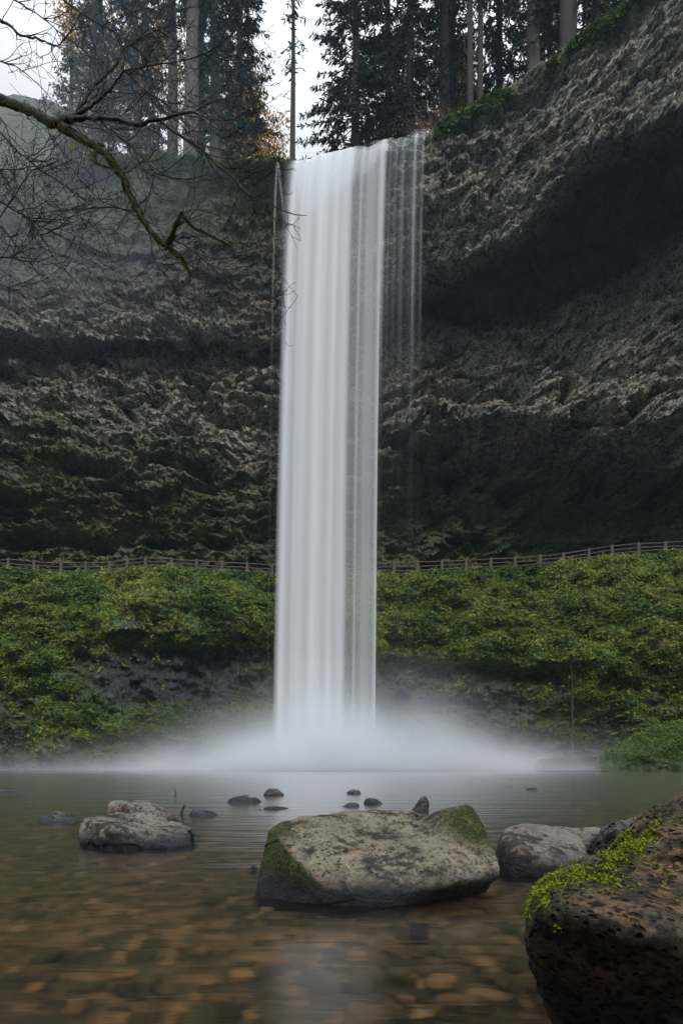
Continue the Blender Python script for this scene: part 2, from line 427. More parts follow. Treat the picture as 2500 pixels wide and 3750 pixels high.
def build_cliff():
    px = np.arange(-800, 3200, 3.7)
    K = knots(px, CK)
    n_rows = 580; v = np.linspace(0, 1, n_rows)
    C = len(px)
    PY = np.zeros((n_rows, C)); YY = np.zeros((n_rows, C))
    nk = 9
    for c in range(C):
        py = K[c, 0, 0] + (K[c, -1, 0] - K[c, 0, 0]) * v
        PY[:, c] = py
    w_ = np.stack([np.broadcast_to(px, PY.shape) * .025, PY * 0, PY * .025], -1)
    PW = PY + (60 * fbm(w_, .12, 3, 7) + 26 * fbm(w_, .6, 3, 8)) * sstep(0, .12, v)[:, None]
    for c in range(C): YY[:, c] = np.interp(PW[:, c], K[c, :, 0], K[c, :, 1])
    # soften the profile corners a little
    for _ in range(3):
        YY[1:-1] = (YY[:-2] + 2 * YY[1:-1] + YY[2:]) / 4
    PX = np.broadcast_to(px, PY.shape)
    X = (PX - CX) * YY / F; Z = CAMZ - (PY - HY) * YY / F
    P = np.stack([X, YY, Z], -1)
    # blocks and hollows
    Pw = P + 1.2 * np.stack([noise(P, .25, 3), noise(P, .25, 4), noise(P, .25, 5)], -1)
    Q = Pw * np.array([1, 1, 1.7])
    d = 2.2 * fbm(Q, 0.085, 3, 11)
    f1, f2, ci = worley(Q, 0.42, 21); d += 0.75 * (ci - .5) - 0.5 * f1
    f1b, f2b, cib = worley(Q, 1.0, 22); d += 0.42 * (cib - .5) - 0.35 * f1b
    f1c, f2c, cic = worley(Q, 2.1, 23); d += 0.34 * (cic - .5) - 0.3 * f1c
    f1d, f2d, cid_ = worley(Q, 3.7, 24); d += 0.22 * (cid_ - .5) - 0.24 * f1d
    d += 0.55 * fbm(Q, 0.6, 4, 31, .6)
    ph = P[..., 2] / 3.4 + 1.5 * fbm(P * np.array([1, 1, .3]), 0.16, 3, 43)
    am = np.clip(.55 + 1.6 * fbm(P, .14, 2, 44), 0, 1.3)
    am = am * (1 - .6 * sstep(1500, 1700, PX) * sstep(60, -60, PY - np.interp(PX, px, K[:, 2, 0])))
    d += 1.25 * am * (1 - (ph - np.floor(ph)) ** .8)
    ph = P[..., 2] / 1.15 + 1.3 * fbm(P * np.array([1, 1, .4]), 0.45, 3, 45)
    am = np.clip(.5 + 1.8 * fbm(P, .4, 2, 46), 0, 1.3)
    d += .45 * am * (1 - (ph - np.floor(ph)) ** .8) - .7
    hol = fbm(P * np.array([1, 1, 2.3]), 0.16, 3, 41)
    low = sstep(1180, 1330, PY)
    d -= 3.0 * sstep(0.16, 0.42, hol) * low
    holes = [(1888, 1414, 55, 35, 3), (2085, 1410, 22, 45, 2.5), (2200, 1500, 90, 28, 3), (1660, 1420, 110, 26, 3), (2370, 1655, 110, 26, 3),
             (1330, 1500, 90, 30, 2.5), (1700, 1720, 130, 40, 2.5), (300, 1700, 85, 26, 3), (660, 1545, 50, 22, 2.5), (1000, 1515, 80, 25, 2),
             (120, 1960, 260, 28, 3.5), (1800, 1880, 330, 75, 2.5), (2350, 1850, 240, 90, 2.5), (1450, 1880, 130, 110, 2.5), (560, 1440, 50, 16, 2),
             (480, 1190, 120, 18, 1.5), (880, 1250, 60, 20, 2), (190, 1480, 30, 14, 1.5), (2480, 1330, 60, 18, 2), (1560, 1480, 50, 18, 2)]
    for hx, hy, sx, sy, am in holes:
        wob = 30 * noise(P, 0.4, 51)
        d -= am * np.exp(-(((PX - hx + wob) / sx) ** 2 + ((PY - hy + wob * .5) / sy) ** 2))
    amp = 0.35 + 0.65 * sstep(0.0, 0.04, v)[:, None]
    up_l = sstep(1180, 1000, PY) * sstep(1100, 1000, PX)      # upper left wall is smoother (soil and moss)
    d = d * amp * (1 - 0.45 * up_l)
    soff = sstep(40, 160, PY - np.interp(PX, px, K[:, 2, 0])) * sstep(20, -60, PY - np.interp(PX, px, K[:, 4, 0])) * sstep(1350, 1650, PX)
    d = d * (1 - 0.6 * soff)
    YD = YY - d
    fm = sstep(960, 1040, PX) * sstep(1620, 1560, PX)           # the rock keeps clear behind the falling water
    YD = YD + fm * (np.maximum(YD, 62.0 + 0.3 * (d - np.floor(d))) - YD)
    X = (PX - CX) * YY / F + 0.25 * (cib - .5); Z = CAMZ - (PY - HY) * YY / F + 0.18 * (cic - .5)
    V = np.stack([X, YD, Z], -1)
    # colour masks (rock kinds, moss, painted wall light and soffit shade)
    big = fbm(P, 0.13, 4, 61)
    pale = 0.42 + 0.5 * sstep(-0.2, 0.35, big)
    pale = pale * (1 - 0.93 * up_l)
    pale += 0.9 * np.exp(-(((PX - 470) / 330) ** 2 + ((PY - 1330) / 170) ** 2))  # lit patch of the left wall put into the colour
    pale += 0.5 * np.exp(-(((PX - 850) / 260) ** 2 + ((PY - 1450) / 150) ** 2))
    pale += 0.8 * np.exp(-(((PX - 2200) / 420) ** 2 + ((PY - 1330) / 230) ** 2))  # light on the right wall below the overhang painted as paler rock
    pale += 0.6 * np.exp(-(((PX - 1500) / 200) ** 2 + ((PY - 1350) / 120) ** 2))
    edge = np.interp(PX, px, K[:, 2, 0])
    pale += 0.9 * sstep(1450, 1700, PX) * np.exp(-((PY - edge + 130) / 150) ** 2) + 0.3 * np.exp(-(((PX - 1850) / 160) ** 2 + ((PY - 650) / 180) ** 2))
    pale *= 1 - 0.8 * sstep(1650, 1800, PY) * sstep(1200, 1400, PX)
    pale *= 1 - 0.4 * sstep(1600, 1800, PY) * sstep(1000, 800, PX)
    pale *= 1 - 0.9 * soff  # shade under the overhang painted into the rock colour
    moss = 0.12 + 0.75 * sstep(1600, 1850, PY)
    rimd = PY - PY[0]
    moss += 0.9 * sstep(90, 0, rimd) * sstep(1500, 1700, PX) + 0.9 * up_l * sstep(420, 60, rimd)
    moss += 0.9 * np.exp(-(((PX - 180) / 150) ** 2 + ((PY - 1640) / 110) ** 2)) + 0.7 * np.exp(-(((PX - 620) / 160) ** 2 + ((PY - 1650) / 50) ** 2))
    moss += 0.6 * np.exp(-(((PX - 1400) / 120) ** 2 + ((PY - 1680) / 60) ** 2))
    rust = 0.8 * np.exp(-(((PX - 420) / 120) ** 2 + ((PY - 1850) / 90) ** 2)) + 1.2 * np.exp(-(((PX - 1690) / 50) ** 2 + ((PY - 2060) / 40) ** 2))
    rust += 0.28 * sstep(0.05, 0.4, fbm(P, 0.3, 3, 71))
    # plateau rows behind the rim
    rows, cols = [], []
    nb = 26
    top = V[0]
    back = []
    for k in range(nb, 0, -1):
        dist = 62 * (k / nb) ** 1.6
        Zb = top[:, 2] + dist * 0.10 + 0.5 * fbm(np.stack([top[:, 0], top[:, 1] + dist, 0 * dist + top[:, 2] * 0], -1), 0.25, 3, 81) * min(1, dist / 3)
        back.append(np.stack([top[:, 0] * (1 + dist / 90), top[:, 1] + dist, Zb], -1))
    Vall = np.concatenate([np.array(back), V], 0)
    pad = lambda a, val: np.concatenate([np.full((nb, C), val), a], 0).ravel()
    me = npmesh('cliff', Vall, gridfaces(*Vall.shape[:2]), {'pale': np.clip(pad(pale, .1), 0, 1), 'moss': np.clip(pad(moss, 1.0), 0, 1), 'rust': np.clip(pad(rust, 0), 0, 1)})
    o = link('cliff', me, MC)
    tag(o, 'dark overhanging rock wall behind the fall', None, None, 'structure')
    return px, V, PX, PY, K
cpx, CV, CPX, CPY, CKN = build_cliff()

# ---------------------------------------------------------------- structure: green bank with path
BK = {
 -900: [(2040, 58), (2200, 55), (2300, 54), (2400, 53.5), (2600, 53), (2700, 52), (2890, 51)],
 0:    [(2084, 60.5), (2230, 57.5), (2330, 56.5), (2420, 56.3), (2600, 55.8), (2700, 55), (2890, 54)],
 130:  [(2097, 60.5), (2230, 57.5), (2330, 56.3), (2420, 56.2), (2600, 55.8), (2700, 55), (2890, 54)],
 316:  [(2099, 60.5), (2220, 57.3), (2330, 56.2), (2390, 56.9), (2560, 56.6), (2620, 55.3), (2890, 54)],
 535:  [(2076, 60.5), (2200, 57.5), (2330, 56.2), (2400, 58.2), (2580, 57.4), (2620, 55.6), (2890, 54)],
 813:  [(2095, 60.8), (2240, 57.8), (2350, 56.8), (2400, 58.8), (2590, 58.0), (2640, 56.2), (2890, 55)],
 1000: [(2107, 61.5), (2250, 59.6), (2360, 59), (2430, 60.3), (2600, 59.6), (2650, 58.6), (2890, 58)],
 1441: [(2098, 61.8), (2280, 60), (2400, 59.6), (2450, 60.6), (2620, 60), (2690, 59), (2890, 58.4)],
 1706: [(2090, 61.5), (2270, 58.8), (2400, 57.8), (2450, 59), (2640, 58.4), (2700, 57.6), (2890, 56.6)],
 1975: [(2074, 61), (2250, 58), (2420, 56.6), (2480, 57.8), (2660, 57.2), (2710, 56.6), (2890, 55.6)],
 2238: [(2036, 60), (2220, 57), (2420, 55.4), (2500, 56), (2680, 55.4), (2730, 54.8), (2890, 53.8)],
 2500: [(2018, 58.5), (2200, 55.5), (2400, 54), (2500, 54.2), (2690, 53.4), (2740, 52.8), (2890, 52)],
 3300: [(1950, 50), (2100, 47), (2400, 45), (2500, 44.6), (2690, 44), (2740, 43.6), (2890, 43)]}
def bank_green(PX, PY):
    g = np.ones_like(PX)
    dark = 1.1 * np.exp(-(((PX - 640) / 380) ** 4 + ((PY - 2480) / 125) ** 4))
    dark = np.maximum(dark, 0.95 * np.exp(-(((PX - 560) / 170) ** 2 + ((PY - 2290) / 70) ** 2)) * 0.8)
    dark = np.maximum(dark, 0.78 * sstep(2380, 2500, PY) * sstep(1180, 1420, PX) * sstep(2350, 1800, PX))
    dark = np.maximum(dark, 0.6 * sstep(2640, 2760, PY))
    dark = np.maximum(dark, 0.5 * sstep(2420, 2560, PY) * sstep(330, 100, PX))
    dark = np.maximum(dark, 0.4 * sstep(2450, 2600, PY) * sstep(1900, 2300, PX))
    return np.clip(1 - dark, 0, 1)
def build_bank():
    px = np.arange(-900, 3300, 7.0); K = knots(px, BK)
    C = len(px); n = 210; v = np.linspace(0, 1, n)
    PY = K[:, 0, 0][None] + (K[:, -1, 0] - K[:, 0, 0])[None] * v[:, None]
    w_ = np.stack([np.broadcast_to(px, PY.shape) * .025, PY * 0, PY * .025], -1)
    PW = PY + (75 * fbm(w_, .13, 3, 17) + 40 * fbm(w_, .5, 3, 18)) * (sstep(0, .12, v) * sstep(1, .85, v))[:, None]
    YY = np.stack([np.interp(PW[:, c], K[c, :, 0], K[c, :, 1]) for c in range(C)], 1)
    for _ in range(3): YY[1:-1] = (YY[:-2] + 2 * YY[1:-1] + YY[2:]) / 4
    PX = np.broadcast_to(px, PY.shape)
    X = (PX - CX) * YY / F; Z = CAMZ - (PY - HY) * YY / F
    P = np.stack([X, YY, Z], -1)
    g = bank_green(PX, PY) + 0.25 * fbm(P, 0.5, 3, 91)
    f1, _, ci = worley(P * np.array([1, 1, .8]), 0.9, 92)
    f1b, _, cib = worley(P, 2.0, 93)
    d = 1.6 * fbm(P, 0.12, 3, 94) + 1.1 * fbm(P * np.array([1, 1, 1.5]), 0.45, 4, 95) + (1 - np.clip(g, 0, 1)) * (0.8 * (ci - .5) + .35 * (cib - .5) - .3 * f1)
    d = d * sstep(0, 0.06, v)[:, None]
    V = np.stack([X, YY - d, Z], -1)
    rows = []
    for k in (14, 13, 8, 4, 2, 1.0, 0.4):
        rows.append(np.stack([V[0, :, 0] * (1 + k / 60), V[0, :, 1] + k, V[0, :, 2] - 0.25 * min(1, k) + (0.0 if k < 12 else 0.2)], -1))
    Va = np.concatenate([np.array(rows), V], 0)
    ga = np.concatenate([np.full((7, C), 0.2), g], 0)
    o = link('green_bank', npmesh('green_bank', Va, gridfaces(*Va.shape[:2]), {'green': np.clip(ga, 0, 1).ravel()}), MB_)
    tag(o, 'steep green bank below the fenced path', None, None, 'structure')
    return px, V, PX, PY, g
bpx, BV, BPX, BPY, BG = build_bank()

def scatter_leaves(name, label, mat, pos, rs, smin, smax, tintf, nrm=(0, -0.8, 0.6), spread=0.9, kind='stuff'):
    n = len(pos); r = R(rs)
    N = unit(np.array(nrm)[None] + spread * r.normal(size=(n, 3)))
    U = unit(np.cross(N, r.normal(size=(n, 3)))); Vv = np.cross(N, U)
    s = (smin + (smax - smin) * r.rand(n) ** 1.5)[:, None]
    V, Fc = leafcards(pos, U * s, Vv * s * 0.55)
    o = link(name, npmesh(name, V, Fc, {'tint': np.repeat(np.clip(tintf, 0, 1), 4)}), mat)
    tag(o, label, None, None, kind)
    return o

def build_groundcover():
    r = R(7); n = 330000
    ri = r.rand(n) * (BV.shape[0] - 1.01); ci = np.abs(r.rand(n)) * (BV.shape[1] - 1.01)
    lo, hi = np.searchsorted(bpx, -150), np.searchsorted(bpx, 2650)
    ci = lo + r.rand(n) * (hi - lo - 2)
    a = ri.astype(int); b = ci.astype(int); fa = (ri - a)[:, None]; fb = (ci - b)[:, None]
    P = BV[a, b] * (1 - fa) * (1 - fb) + BV[a + 1, b] * fa * (1 - fb) + BV[a, b + 1] * (1 - fa) * fb + BV[a + 1, b + 1] * fa * fb
    g = BG[a, b]; pyy = BPY[a, b]; pxx = BPX[a, b]
    clump = fbm(P, 0.8, 3, 97); pat = fbm(P, 0.22, 3, 98)
    lift = 0.08 + np.maximum(0, clump + 0.15) * 0.9
    keep = r.rand(n) < np.clip((g - 0.30) * 1.5 + 1.3 * clump, 0.015, 1)
    off = np.stack([r.normal(size=n) * .07, -np.abs(r.rand(n)) * lift * 0.7, r.rand(n) * lift * 0.8], -1)
    P2 = (P + off)[keep]
    tint = 0.50 + 0.75 * pat + 0.35 * clump + 0.16 * r.normal(size=n) + 0.10 * sstep(2250, 2100, pyy) * 0
    tint += 0.10 * np.exp(-((pxx - 420) / 300) ** 2) - 0.28 * sstep(2330, 2500, pyy)  # sunlit top and dim foot of the bank put into leaf tint
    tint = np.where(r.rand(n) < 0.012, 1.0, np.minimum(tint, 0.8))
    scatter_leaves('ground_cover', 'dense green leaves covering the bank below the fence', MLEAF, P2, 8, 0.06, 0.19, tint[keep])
    # fern clumps and taller stems breaking the carpet
    rr = R(71); idx = np.where((g > .45) & (r.rand(n) < .02))[0][:1500]
    C, U, Wv, T = [], [], [], []
    for i in idx:
        p0 = P[i] + np.array([0, -.12, .05]); sz = .28 + .45 * rr.rand(); tt = np.clip(.30 + .25 * rr.normal(), .05, .95) if rr.rand() > .1 else .97
        for q in range(7):
            a = rr.rand() * 6.28; d = np.array([math.cos(a), -abs(math.sin(a)) * .8, .75]); p = p0.copy()
            for k in range(5):
                d = unit(d + np.array([0, 0, -.30])); C.append(p + d * sz * .1); U.append(d * sz * .16); Wv.append(unit(np.cross(d, [0, -.6, .8])) * sz * .11 * (1 - k / 6)); T.append(tt); p = p + d * sz * .2
    V, Fc = leafcards(np.array(C), np.array(U), np.array(Wv))
    tag(link('fern_clumps', npmesh('fern_clumps', V, Fc, {'tint': np.repeat(np.array(T), 4)}), MLEAF), 'ferns and brown stems standing out of the green bank', None, None, 'stuff')
    # hanging plants and moss on the cliff face and its rim
    n = 150000
    R0 = CV.shape[0]; lo, hi = np.searchsorted(cpx, -120), np.searchsorted(cpx, 2620)
    a = (r.rand(n) * R0 * 0.999).astype(int); b = (lo + r.rand(n) * (hi - lo - 1)).astype(int)
    nearrim = r.rand(n) < 0.33
    a = np.where(nearrim, (np.abs(r.normal(size=n)) * 9).astype(int).clip(0, R0 - 1), a)
    P = CV[a, b] + r.normal(size=(n, 3)) * .08
    pyy = CPY[a, b]; pxx = CPX[a, b]
    cl = fbm(P, 0.35, 4, 99)
    left = sstep(1100, 1000, pxx)
    m = 0.7 * sstep(1640, 1880, pyy) * sstep(-.15, .3, cl)
    m = np.maximum(m, left * sstep(1000, 650, pyy) * sstep(-.3, .25, cl))
    m = np.maximum(m, np.where(a < 22, sstep(22, 2, a), 0) * sstep(-.05, .35, cl) * (1 - sstep(1040, 1080, pxx) * sstep(1600, 1560, pxx)))
    m = np.maximum(m, .9 * np.exp(-(((pxx - 180) / 150) ** 2 + ((pyy - 1640) / 110) ** 2)))
    keep = (r.rand(n) < m)
    P = P + np.stack([0 * pxx, -r.rand(n) * .35, -0.1 * r.rand(n)], -1)
    tint = 0.14 + 0.22 * r.rand(n) + 0.25 * cl - np.where((a < 30) & (pxx > 1500), 0.04, 0)
    scatter_leaves('hanging_foliage', 'ferns and moss hanging on the rock wall and its rim', MLEAF, P[keep], 9, 0.08, 0.24, tint[keep])
build_groundcover()

# ---------------------------------------------------------------- structure: water
def build_water():
    xs = np.linspace(-40, 40, 60); ys = np.concatenate([np.linspace(-7, 20, 40), np.linspace(21, 60, 30)])
    X, Y = np.meshgrid(xs, ys)
    o = link('pool_water', npmesh('pool_water', np.stack([X, Y, X * 0], -1), gridfaces(*X.shape)), MW, smooth=True)
    tag(o, 'smooth shallow water of the plunge pool', None, None, 'structure')
build_water()

def build_hill():
    xs = np.linspace(-140, 30, 160); ys = np.linspace(100, 140, 40)
    X, Y = np.meshgrid(xs, ys); P = np.stack([X, Y, X * 0], -1)
    Z = 80 + 48 * sstep(100, 132, Y) * (0.52 + 0.48 * sstep(-25, -62, X)) + 2.5 * fbm(P, 0.1, 5, 111)
    o = link('far_hill', npmesh('far_hill', np.stack([X, Y, Z], -1), gridfaces(*X.shape)), MH, smooth=True)
    tag(o, 'pale misty hill beyond the left rim', None, None, 'structure')
build_hill()

# ---------------------------------------------------------------- waterfall
def build_falls():
    root = empty('waterfall', at(1190, 2830, 58), 'tall silky white waterfall dropping from the cliff rim into the pool', 'waterfall')
    s = np.linspace(1012, 1562, 560)
    bot = np.interp(s, [1012, 1075, 1290, 1345, 1395, 1420, 1521, 1562], [975, 998, 1243, 1300, 1358, 1380, 1490, 1530])
    lip = np.interp(s, [1012, 1076, 1135, 1160, 1245, 1308, 1350, 1409, 1450, 1497, 1552, 1562], [598, 591, 585, 571, 552, 537, 541, 512, 519, 495, 474, 472])
    DT = {1012: 0, 1018: .30, 1025: 0, 1050: .02, 1062: .10, 1076: .28, 1088: .82, 1096: .95, 1108: .85, 1118: .72, 1128: .90, 1145: .98, 1162: .90, 1170: .84,
          1185: .98, 1215: .96, 1228: .78, 1238: .88, 1250: .97, 1262: .84, 1275: .94, 1288: .93, 1298: .72, 1306: .42, 1318: .34, 1328: .38, 1335: .62, 1342: .40,
          1350: .38, 1362: .60, 1380: .56, 1392: .42, 1400: .62, 1408: .84, 1416: .68, 1424: .22, 1430: .06, 1436: .20, 1444: .06, 1460: .16, 1468: .04, 1485: .22,
          1495: .05, 1520: .12, 1526: .45, 1534: .12, 1545: .03, 1558: .18, 1562: 0}
    D = np.interp(s, list(DT), list(DT.values()))
    for _ in range(4): D[1:-1] = (D[:-2] + 2 * D[1:-1] + D[2:]) / 4
    n = 130
    for layer in range(2):
        r = 200 + 31 * layer
        one = lambda sc, sd: noise(np.stack([s / 100, 0 * s + sd, 0 * s], -1), sc, r)
        st = 0.5 + 0.9 * one(2.2, .3) + 1.1 * one(4.2, .7) + 0.12 * one(10, 1.1)
        if layer == 0: st0 = st
        st = np.clip(.7 * st0 + .3 * st, 0, 1)
        t = np.linspace(0, 1, n) ** 1.5
        Z0 = CAMZ - (lip - HY) * 61.2 / F + .10 * noise(np.stack([s / 100, 0 * s, 0 * s], -1), 2.6, 77) + .10 * noise(np.stack([s / 100, 0 * s, 0 * s], -1), 9, 78)
        H = Z0 + 0.5
        rows, dens = [], []
        for k, (dy, dz) in enumerate(((7.5, 0.10), (4, 0.06), (1.6, 0.04), (0.7, 0.03), (0.3, 0.0))):
            rows.append(np.stack([(s - CX) * 61.2 / F, 61.2 + dy + 0 * s, Z0 + dz - 0.02], -1)); dens.append(1 - np.sqrt(1 - np.clip(D * .8, 0, .95)))
        for k in range(n):
            drop = H * t[k]
            Yv = 61.2 - 4.9 * np.sqrt(t[k]) - 0.25 * layer * math.sqrt(t[k])
            f = math.sqrt(t[k])
            pxk = s * (1 - f) + bot * f
            ruff = 0.32 * noise(np.stack([s / 100, 0 * s + .5 + .25 * t[k], 0 * s], -1), 2, 300 + layer) * np.minimum(1, drop / 3) * .6
            X = (pxk - CX) * Yv / F
            rows.append(np.stack([X, Yv + ruff, Z0 - drop - 0.03], -1))
            wob = noise(np.stack([s / 100, 0 * s + t[k] * 1.6, 0 * s + 3], -1), 5, 400 + layer) * .5
            py_here = lip + (2820 - lip) * t[k]
            fade = np.where(s > 1410, 1 - 0.93 * sstep(750, 1700, py_here), 1.0)
            fade = np.where(s < 1070, 1 - 0.8 * sstep(750, 1500, py_here), fade)
            blur = np.minimum(1.0, drop / 40)
            base = D
            dd = np.clip(base * fade * (0.90 + .22 * (st - .5) + .10 * wob), 0, .985)
            dens.append(1 - np.sqrt(1 - dd))
        V = np.array(rows) + np.array([0, 0.33 * layer, 0])
        o = link('water_curtain', npmesh('water_curtain', V, gridfaces(*V.shape[:2]), {'sheet': np.array(dens).ravel()}), MF, smooth=True)
        o.parent = root; o.matrix_parent_inverse = root.matrix_basis.inverted()
build_falls()

# ---------------------------------------------------------------- boulders in the stream
def ico(sub):
    bm = bmesh.new(); bmesh.ops.create_icosphere(bm, subdivisions=sub, radius=1)
    V = np.array([v.co[:] for v in bm.verts]); Fc = np.array([[v.index for v in f.verts] for f in bm.faces]); bm.free()
    return V, Fc
_ico = {}
def hull_planes(pts):
    bm = bmesh.new()
    for p in pts: bm.verts.new(p)
    bmesh.ops.convex_hull(bm, input=bm.verts[:])
    bm.normal_update()
    N = np.array([f.normal[:] for f in bm.faces]); C = np.array([f.calc_center_median()[:] for f in bm.faces])
    bm.free()
    return N, (N * C).sum(1)
def make_rock(name, hulls, label, mat, cat='boulder', sub=6, p=16, amp=0.02, sc=4.0, seed=1, centre=None, chunk=0.0, pits=0.0, pitsc=30, group=None, mossf=None, dents=()):
    if sub not in _ico: _ico[sub] = ico(sub)
    D, Fc = _ico[sub]
    if centre is None: centre = np.mean(np.concatenate([np.array(h) for h in hulls]), 0)
    centre = np.array(centre); rad = 0
    for h in hulls:
        N, dist = hull_planes([tuple(q) for q in h])
        c = dist - N @ centre
        sgn = np.sign(np.median(c)); N = N * sgn; c = np.maximum(c * sgn, 1e-3)
        acc = 0
        for Ni, ci in zip(N, c): acc = acc + np.maximum(D @ Ni / ci, 0) ** p
        rad = np.maximum(rad, acc ** (-1.0 / p))
    P = centre + D * rad[:, None]
    n = fbm(P, sc, 6, seed, .55) * amp + fbm(P, sc * .3, 2, seed + 5) * amp * 1.6
    if chunk:
        f1, f2, ci = worley(P, sc * .7, seed + 9); n = n + chunk * (ci - .5) - chunk * .4 * f1
    if pits:
        f1, f2, ci = worley(P + .01 * noise(P, 30, 3)[:, None], pitsc, seed + 11)
        n = n - pits * sstep(0.42, 0.12, f1) * (ci > .35)
        f1, f2, ci = worley(P, pitsc * .4, seed + 12)
        n = n - 2.0 * pits * sstep(0.36, 0.1, f1) * (ci > .6)
    for (c0, r0, a0) in dents:
        n = n - a0 * np.exp(-(np.linalg.norm(P - np.array(c0), axis=1) / r0) ** 2)
    P = P + D * n[:, None]
    base = np.array([centre[0], centre[1], P[:, 2].min()])
    m = mossf(P, D) if mossf is not None else np.full(len(P), 0.35)
    o = link(name, npmesh(name, P - base, Fc, {'moss': np.clip(m, 0, 1)}), mat, smooth=True)
    o.location = base
    tag(o, label, cat, group)
    return o, P, D

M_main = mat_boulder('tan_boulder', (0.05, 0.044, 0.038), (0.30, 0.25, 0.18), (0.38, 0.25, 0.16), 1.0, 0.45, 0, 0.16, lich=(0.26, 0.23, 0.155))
M_left = mat_boulder('grey_boulder', (0.04, 0.036, 0.034), (0.27, 0.24, 0.215), (0.28, 0.18, 0.14), 1.0, 0.35, 0, 0.14, lich=(0.23, 0.22, 0.17))
M_right = mat_boulder('brown_boulder', (0.045, 0.038, 0.033), (0.22, 0.195, 0.17), (0.34, 0.23, 0.14), 1.0, 0.2, 0, 0.14, lich=(0.22, 0.20, 0.165))
M_wet = mat_boulder('wet_dark_stone', (0.018, 0.019, 0.022), (0.07, 0.07, 0.075), (0.20, 0.14, 0.11), 2.4, 0.1, 0, 0.05, lich=(0.12, 0.12, 0.11))
M_pit = mat_boulder('pitted_dark_stone', (0.04, 0.038, 0.04), (0.12, 0.11, 0.11), (0.16, 0.11, 0.08), 1.0, 0.2, 34, 0.05, lich=(0.14, 0.13, 0.11))
M_fore = mat_boulder('pitted_mossy_lava_stone', (0.06, 0.040, 0.028), (0.19, 0.135, 0.095), (0.42, 0.18, 0.07), 1.6, 0.7, 30, 0.42, lich=(0.27, 0.14, 0.055))  # wet foot raised high so its dark colour also paints the front's shade

# big central boulder
HA = [at(916, 3300, 4.05), at(941, 3169, 4.15), at(961, 3086, 4.3), at(989, 3030, 4.45), at(1050, 3000, 4.5), at(1200, 2968, 4.7), at(1346, 2953, 4.8), at(1500, 2957, 4.8),
      at(1040, 3095, 3.98), at(1100, 3170, 3.85), at(1215, 3290, 3.74), at(1474, 3262, 3.72), at(1660, 3234, 3.80), at(1830, 3200, 4.0), at(1815, 3130, 4.2), at(1500, 3060, 4.2), at(1640, 3090, 4.1),
      (-0.50, 4.0, -0.35), (-0.05, 3.80, -0.35), (0.5, 4.15, -0.3), (0.75, 4.4, -0.3), (-0.5, 5.1, -0.35), (0.8, 5.2, -0.3), (-0.35, 5.1, .2), (0.7, 5.1, .15)]
HB = [at(1600, 2955, 4.6), at(1697, 2943, 4.6), at(1748, 2962, 4.5), at(1783, 3016, 4.4), at(1800, 3100, 4.25), at(1842, 3194, 4.05), at(1815, 3224, 4.05), at(1640, 2990, 4.35), at(1600, 3220, 3.82),
      at(1560, 3000, 4.5), (0.9, 4.3, .02), (0.8, 5.0, -.3), (0.75, 5.0, .35), (0.4, 5.0, .3), (0.5, 4.3, -.2), (0.3, 4.6, -.2)]
def moss_shade_main(P, D):
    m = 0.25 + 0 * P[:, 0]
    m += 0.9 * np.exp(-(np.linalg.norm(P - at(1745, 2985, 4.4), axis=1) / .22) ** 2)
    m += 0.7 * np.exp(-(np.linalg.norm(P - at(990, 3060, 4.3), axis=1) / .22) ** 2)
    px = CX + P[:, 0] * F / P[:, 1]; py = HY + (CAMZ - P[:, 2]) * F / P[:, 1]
    m += 1.0 * sstep(15, -25, px - (1035 + (py - 3092) * .93)) * sstep(3030, 3090, py)  # dark moss spread over the left face also paints its shade
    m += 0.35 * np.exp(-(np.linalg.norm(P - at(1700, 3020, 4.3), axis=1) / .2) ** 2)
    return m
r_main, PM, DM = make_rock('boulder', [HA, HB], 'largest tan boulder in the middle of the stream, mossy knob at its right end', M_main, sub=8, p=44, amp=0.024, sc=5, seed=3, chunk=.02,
          centre=(0.15, 4.5, -0.02), mossf=moss_shade_main, dents=[(at(1575, 2958, 4.6), .10, .045), (at(1400, 3060, 4.2), .25, .03)])
# left pair
HL = [at(297, 3107, 6.3), at(311, 3043, 6.5), at(343, 2992, 6.8), at(414, 2977, 7.0), at(510, 2969, 7.1), at(566, 2972, 7.1), at(630, 3003, 6.9), at(678, 3023, 6.8), at(697, 3045, 6.7), at(694, 3088, 6.4),
      at(350, 3015, 6.5), at(430, 3040, 6.2), at(478, 3099, 6.05), at(600, 3095, 6.15), (-2.4, 6.4, -.35), (-2.0, 6.15, -.35), (-1.4, 6.4, -.35), (-2.3, 7.6, -.3), (-1.5, 7.6, -.3), (-1.6, 7.5, .05)]
r_left, PL, DL = make_rock('boulder', [HL], 'grey angular boulder left in the stream with a dark triangular left face', M_left, sub=7, p=40, amp=0.075, sc=3.4, seed=13, chunk=0.05)
HS = [at(383, 2990, 8.2), at(392, 2950, 8.2), at(407, 2928, 8.4), at(480, 2929, 8.6), at(510, 2926, 8.6), at(542, 2925, 8.6), at(578, 2943, 8.4), at(622, 2976, 8.3), at(640, 2990, 8.3), at(470, 2945, 8.1), at(560, 2985, 8.0), (-2.8, 8.3, -.3), (-2.0, 8.2, -.3), (-2.8, 9.4, -.3), (-1.9, 9.4, -.3)]
make_rock('boulder', [HS], 'flat topped brown slab right behind the grey angular boulder', M_right, sub=6, p=26, amp=0.025, sc=4, seed=23)
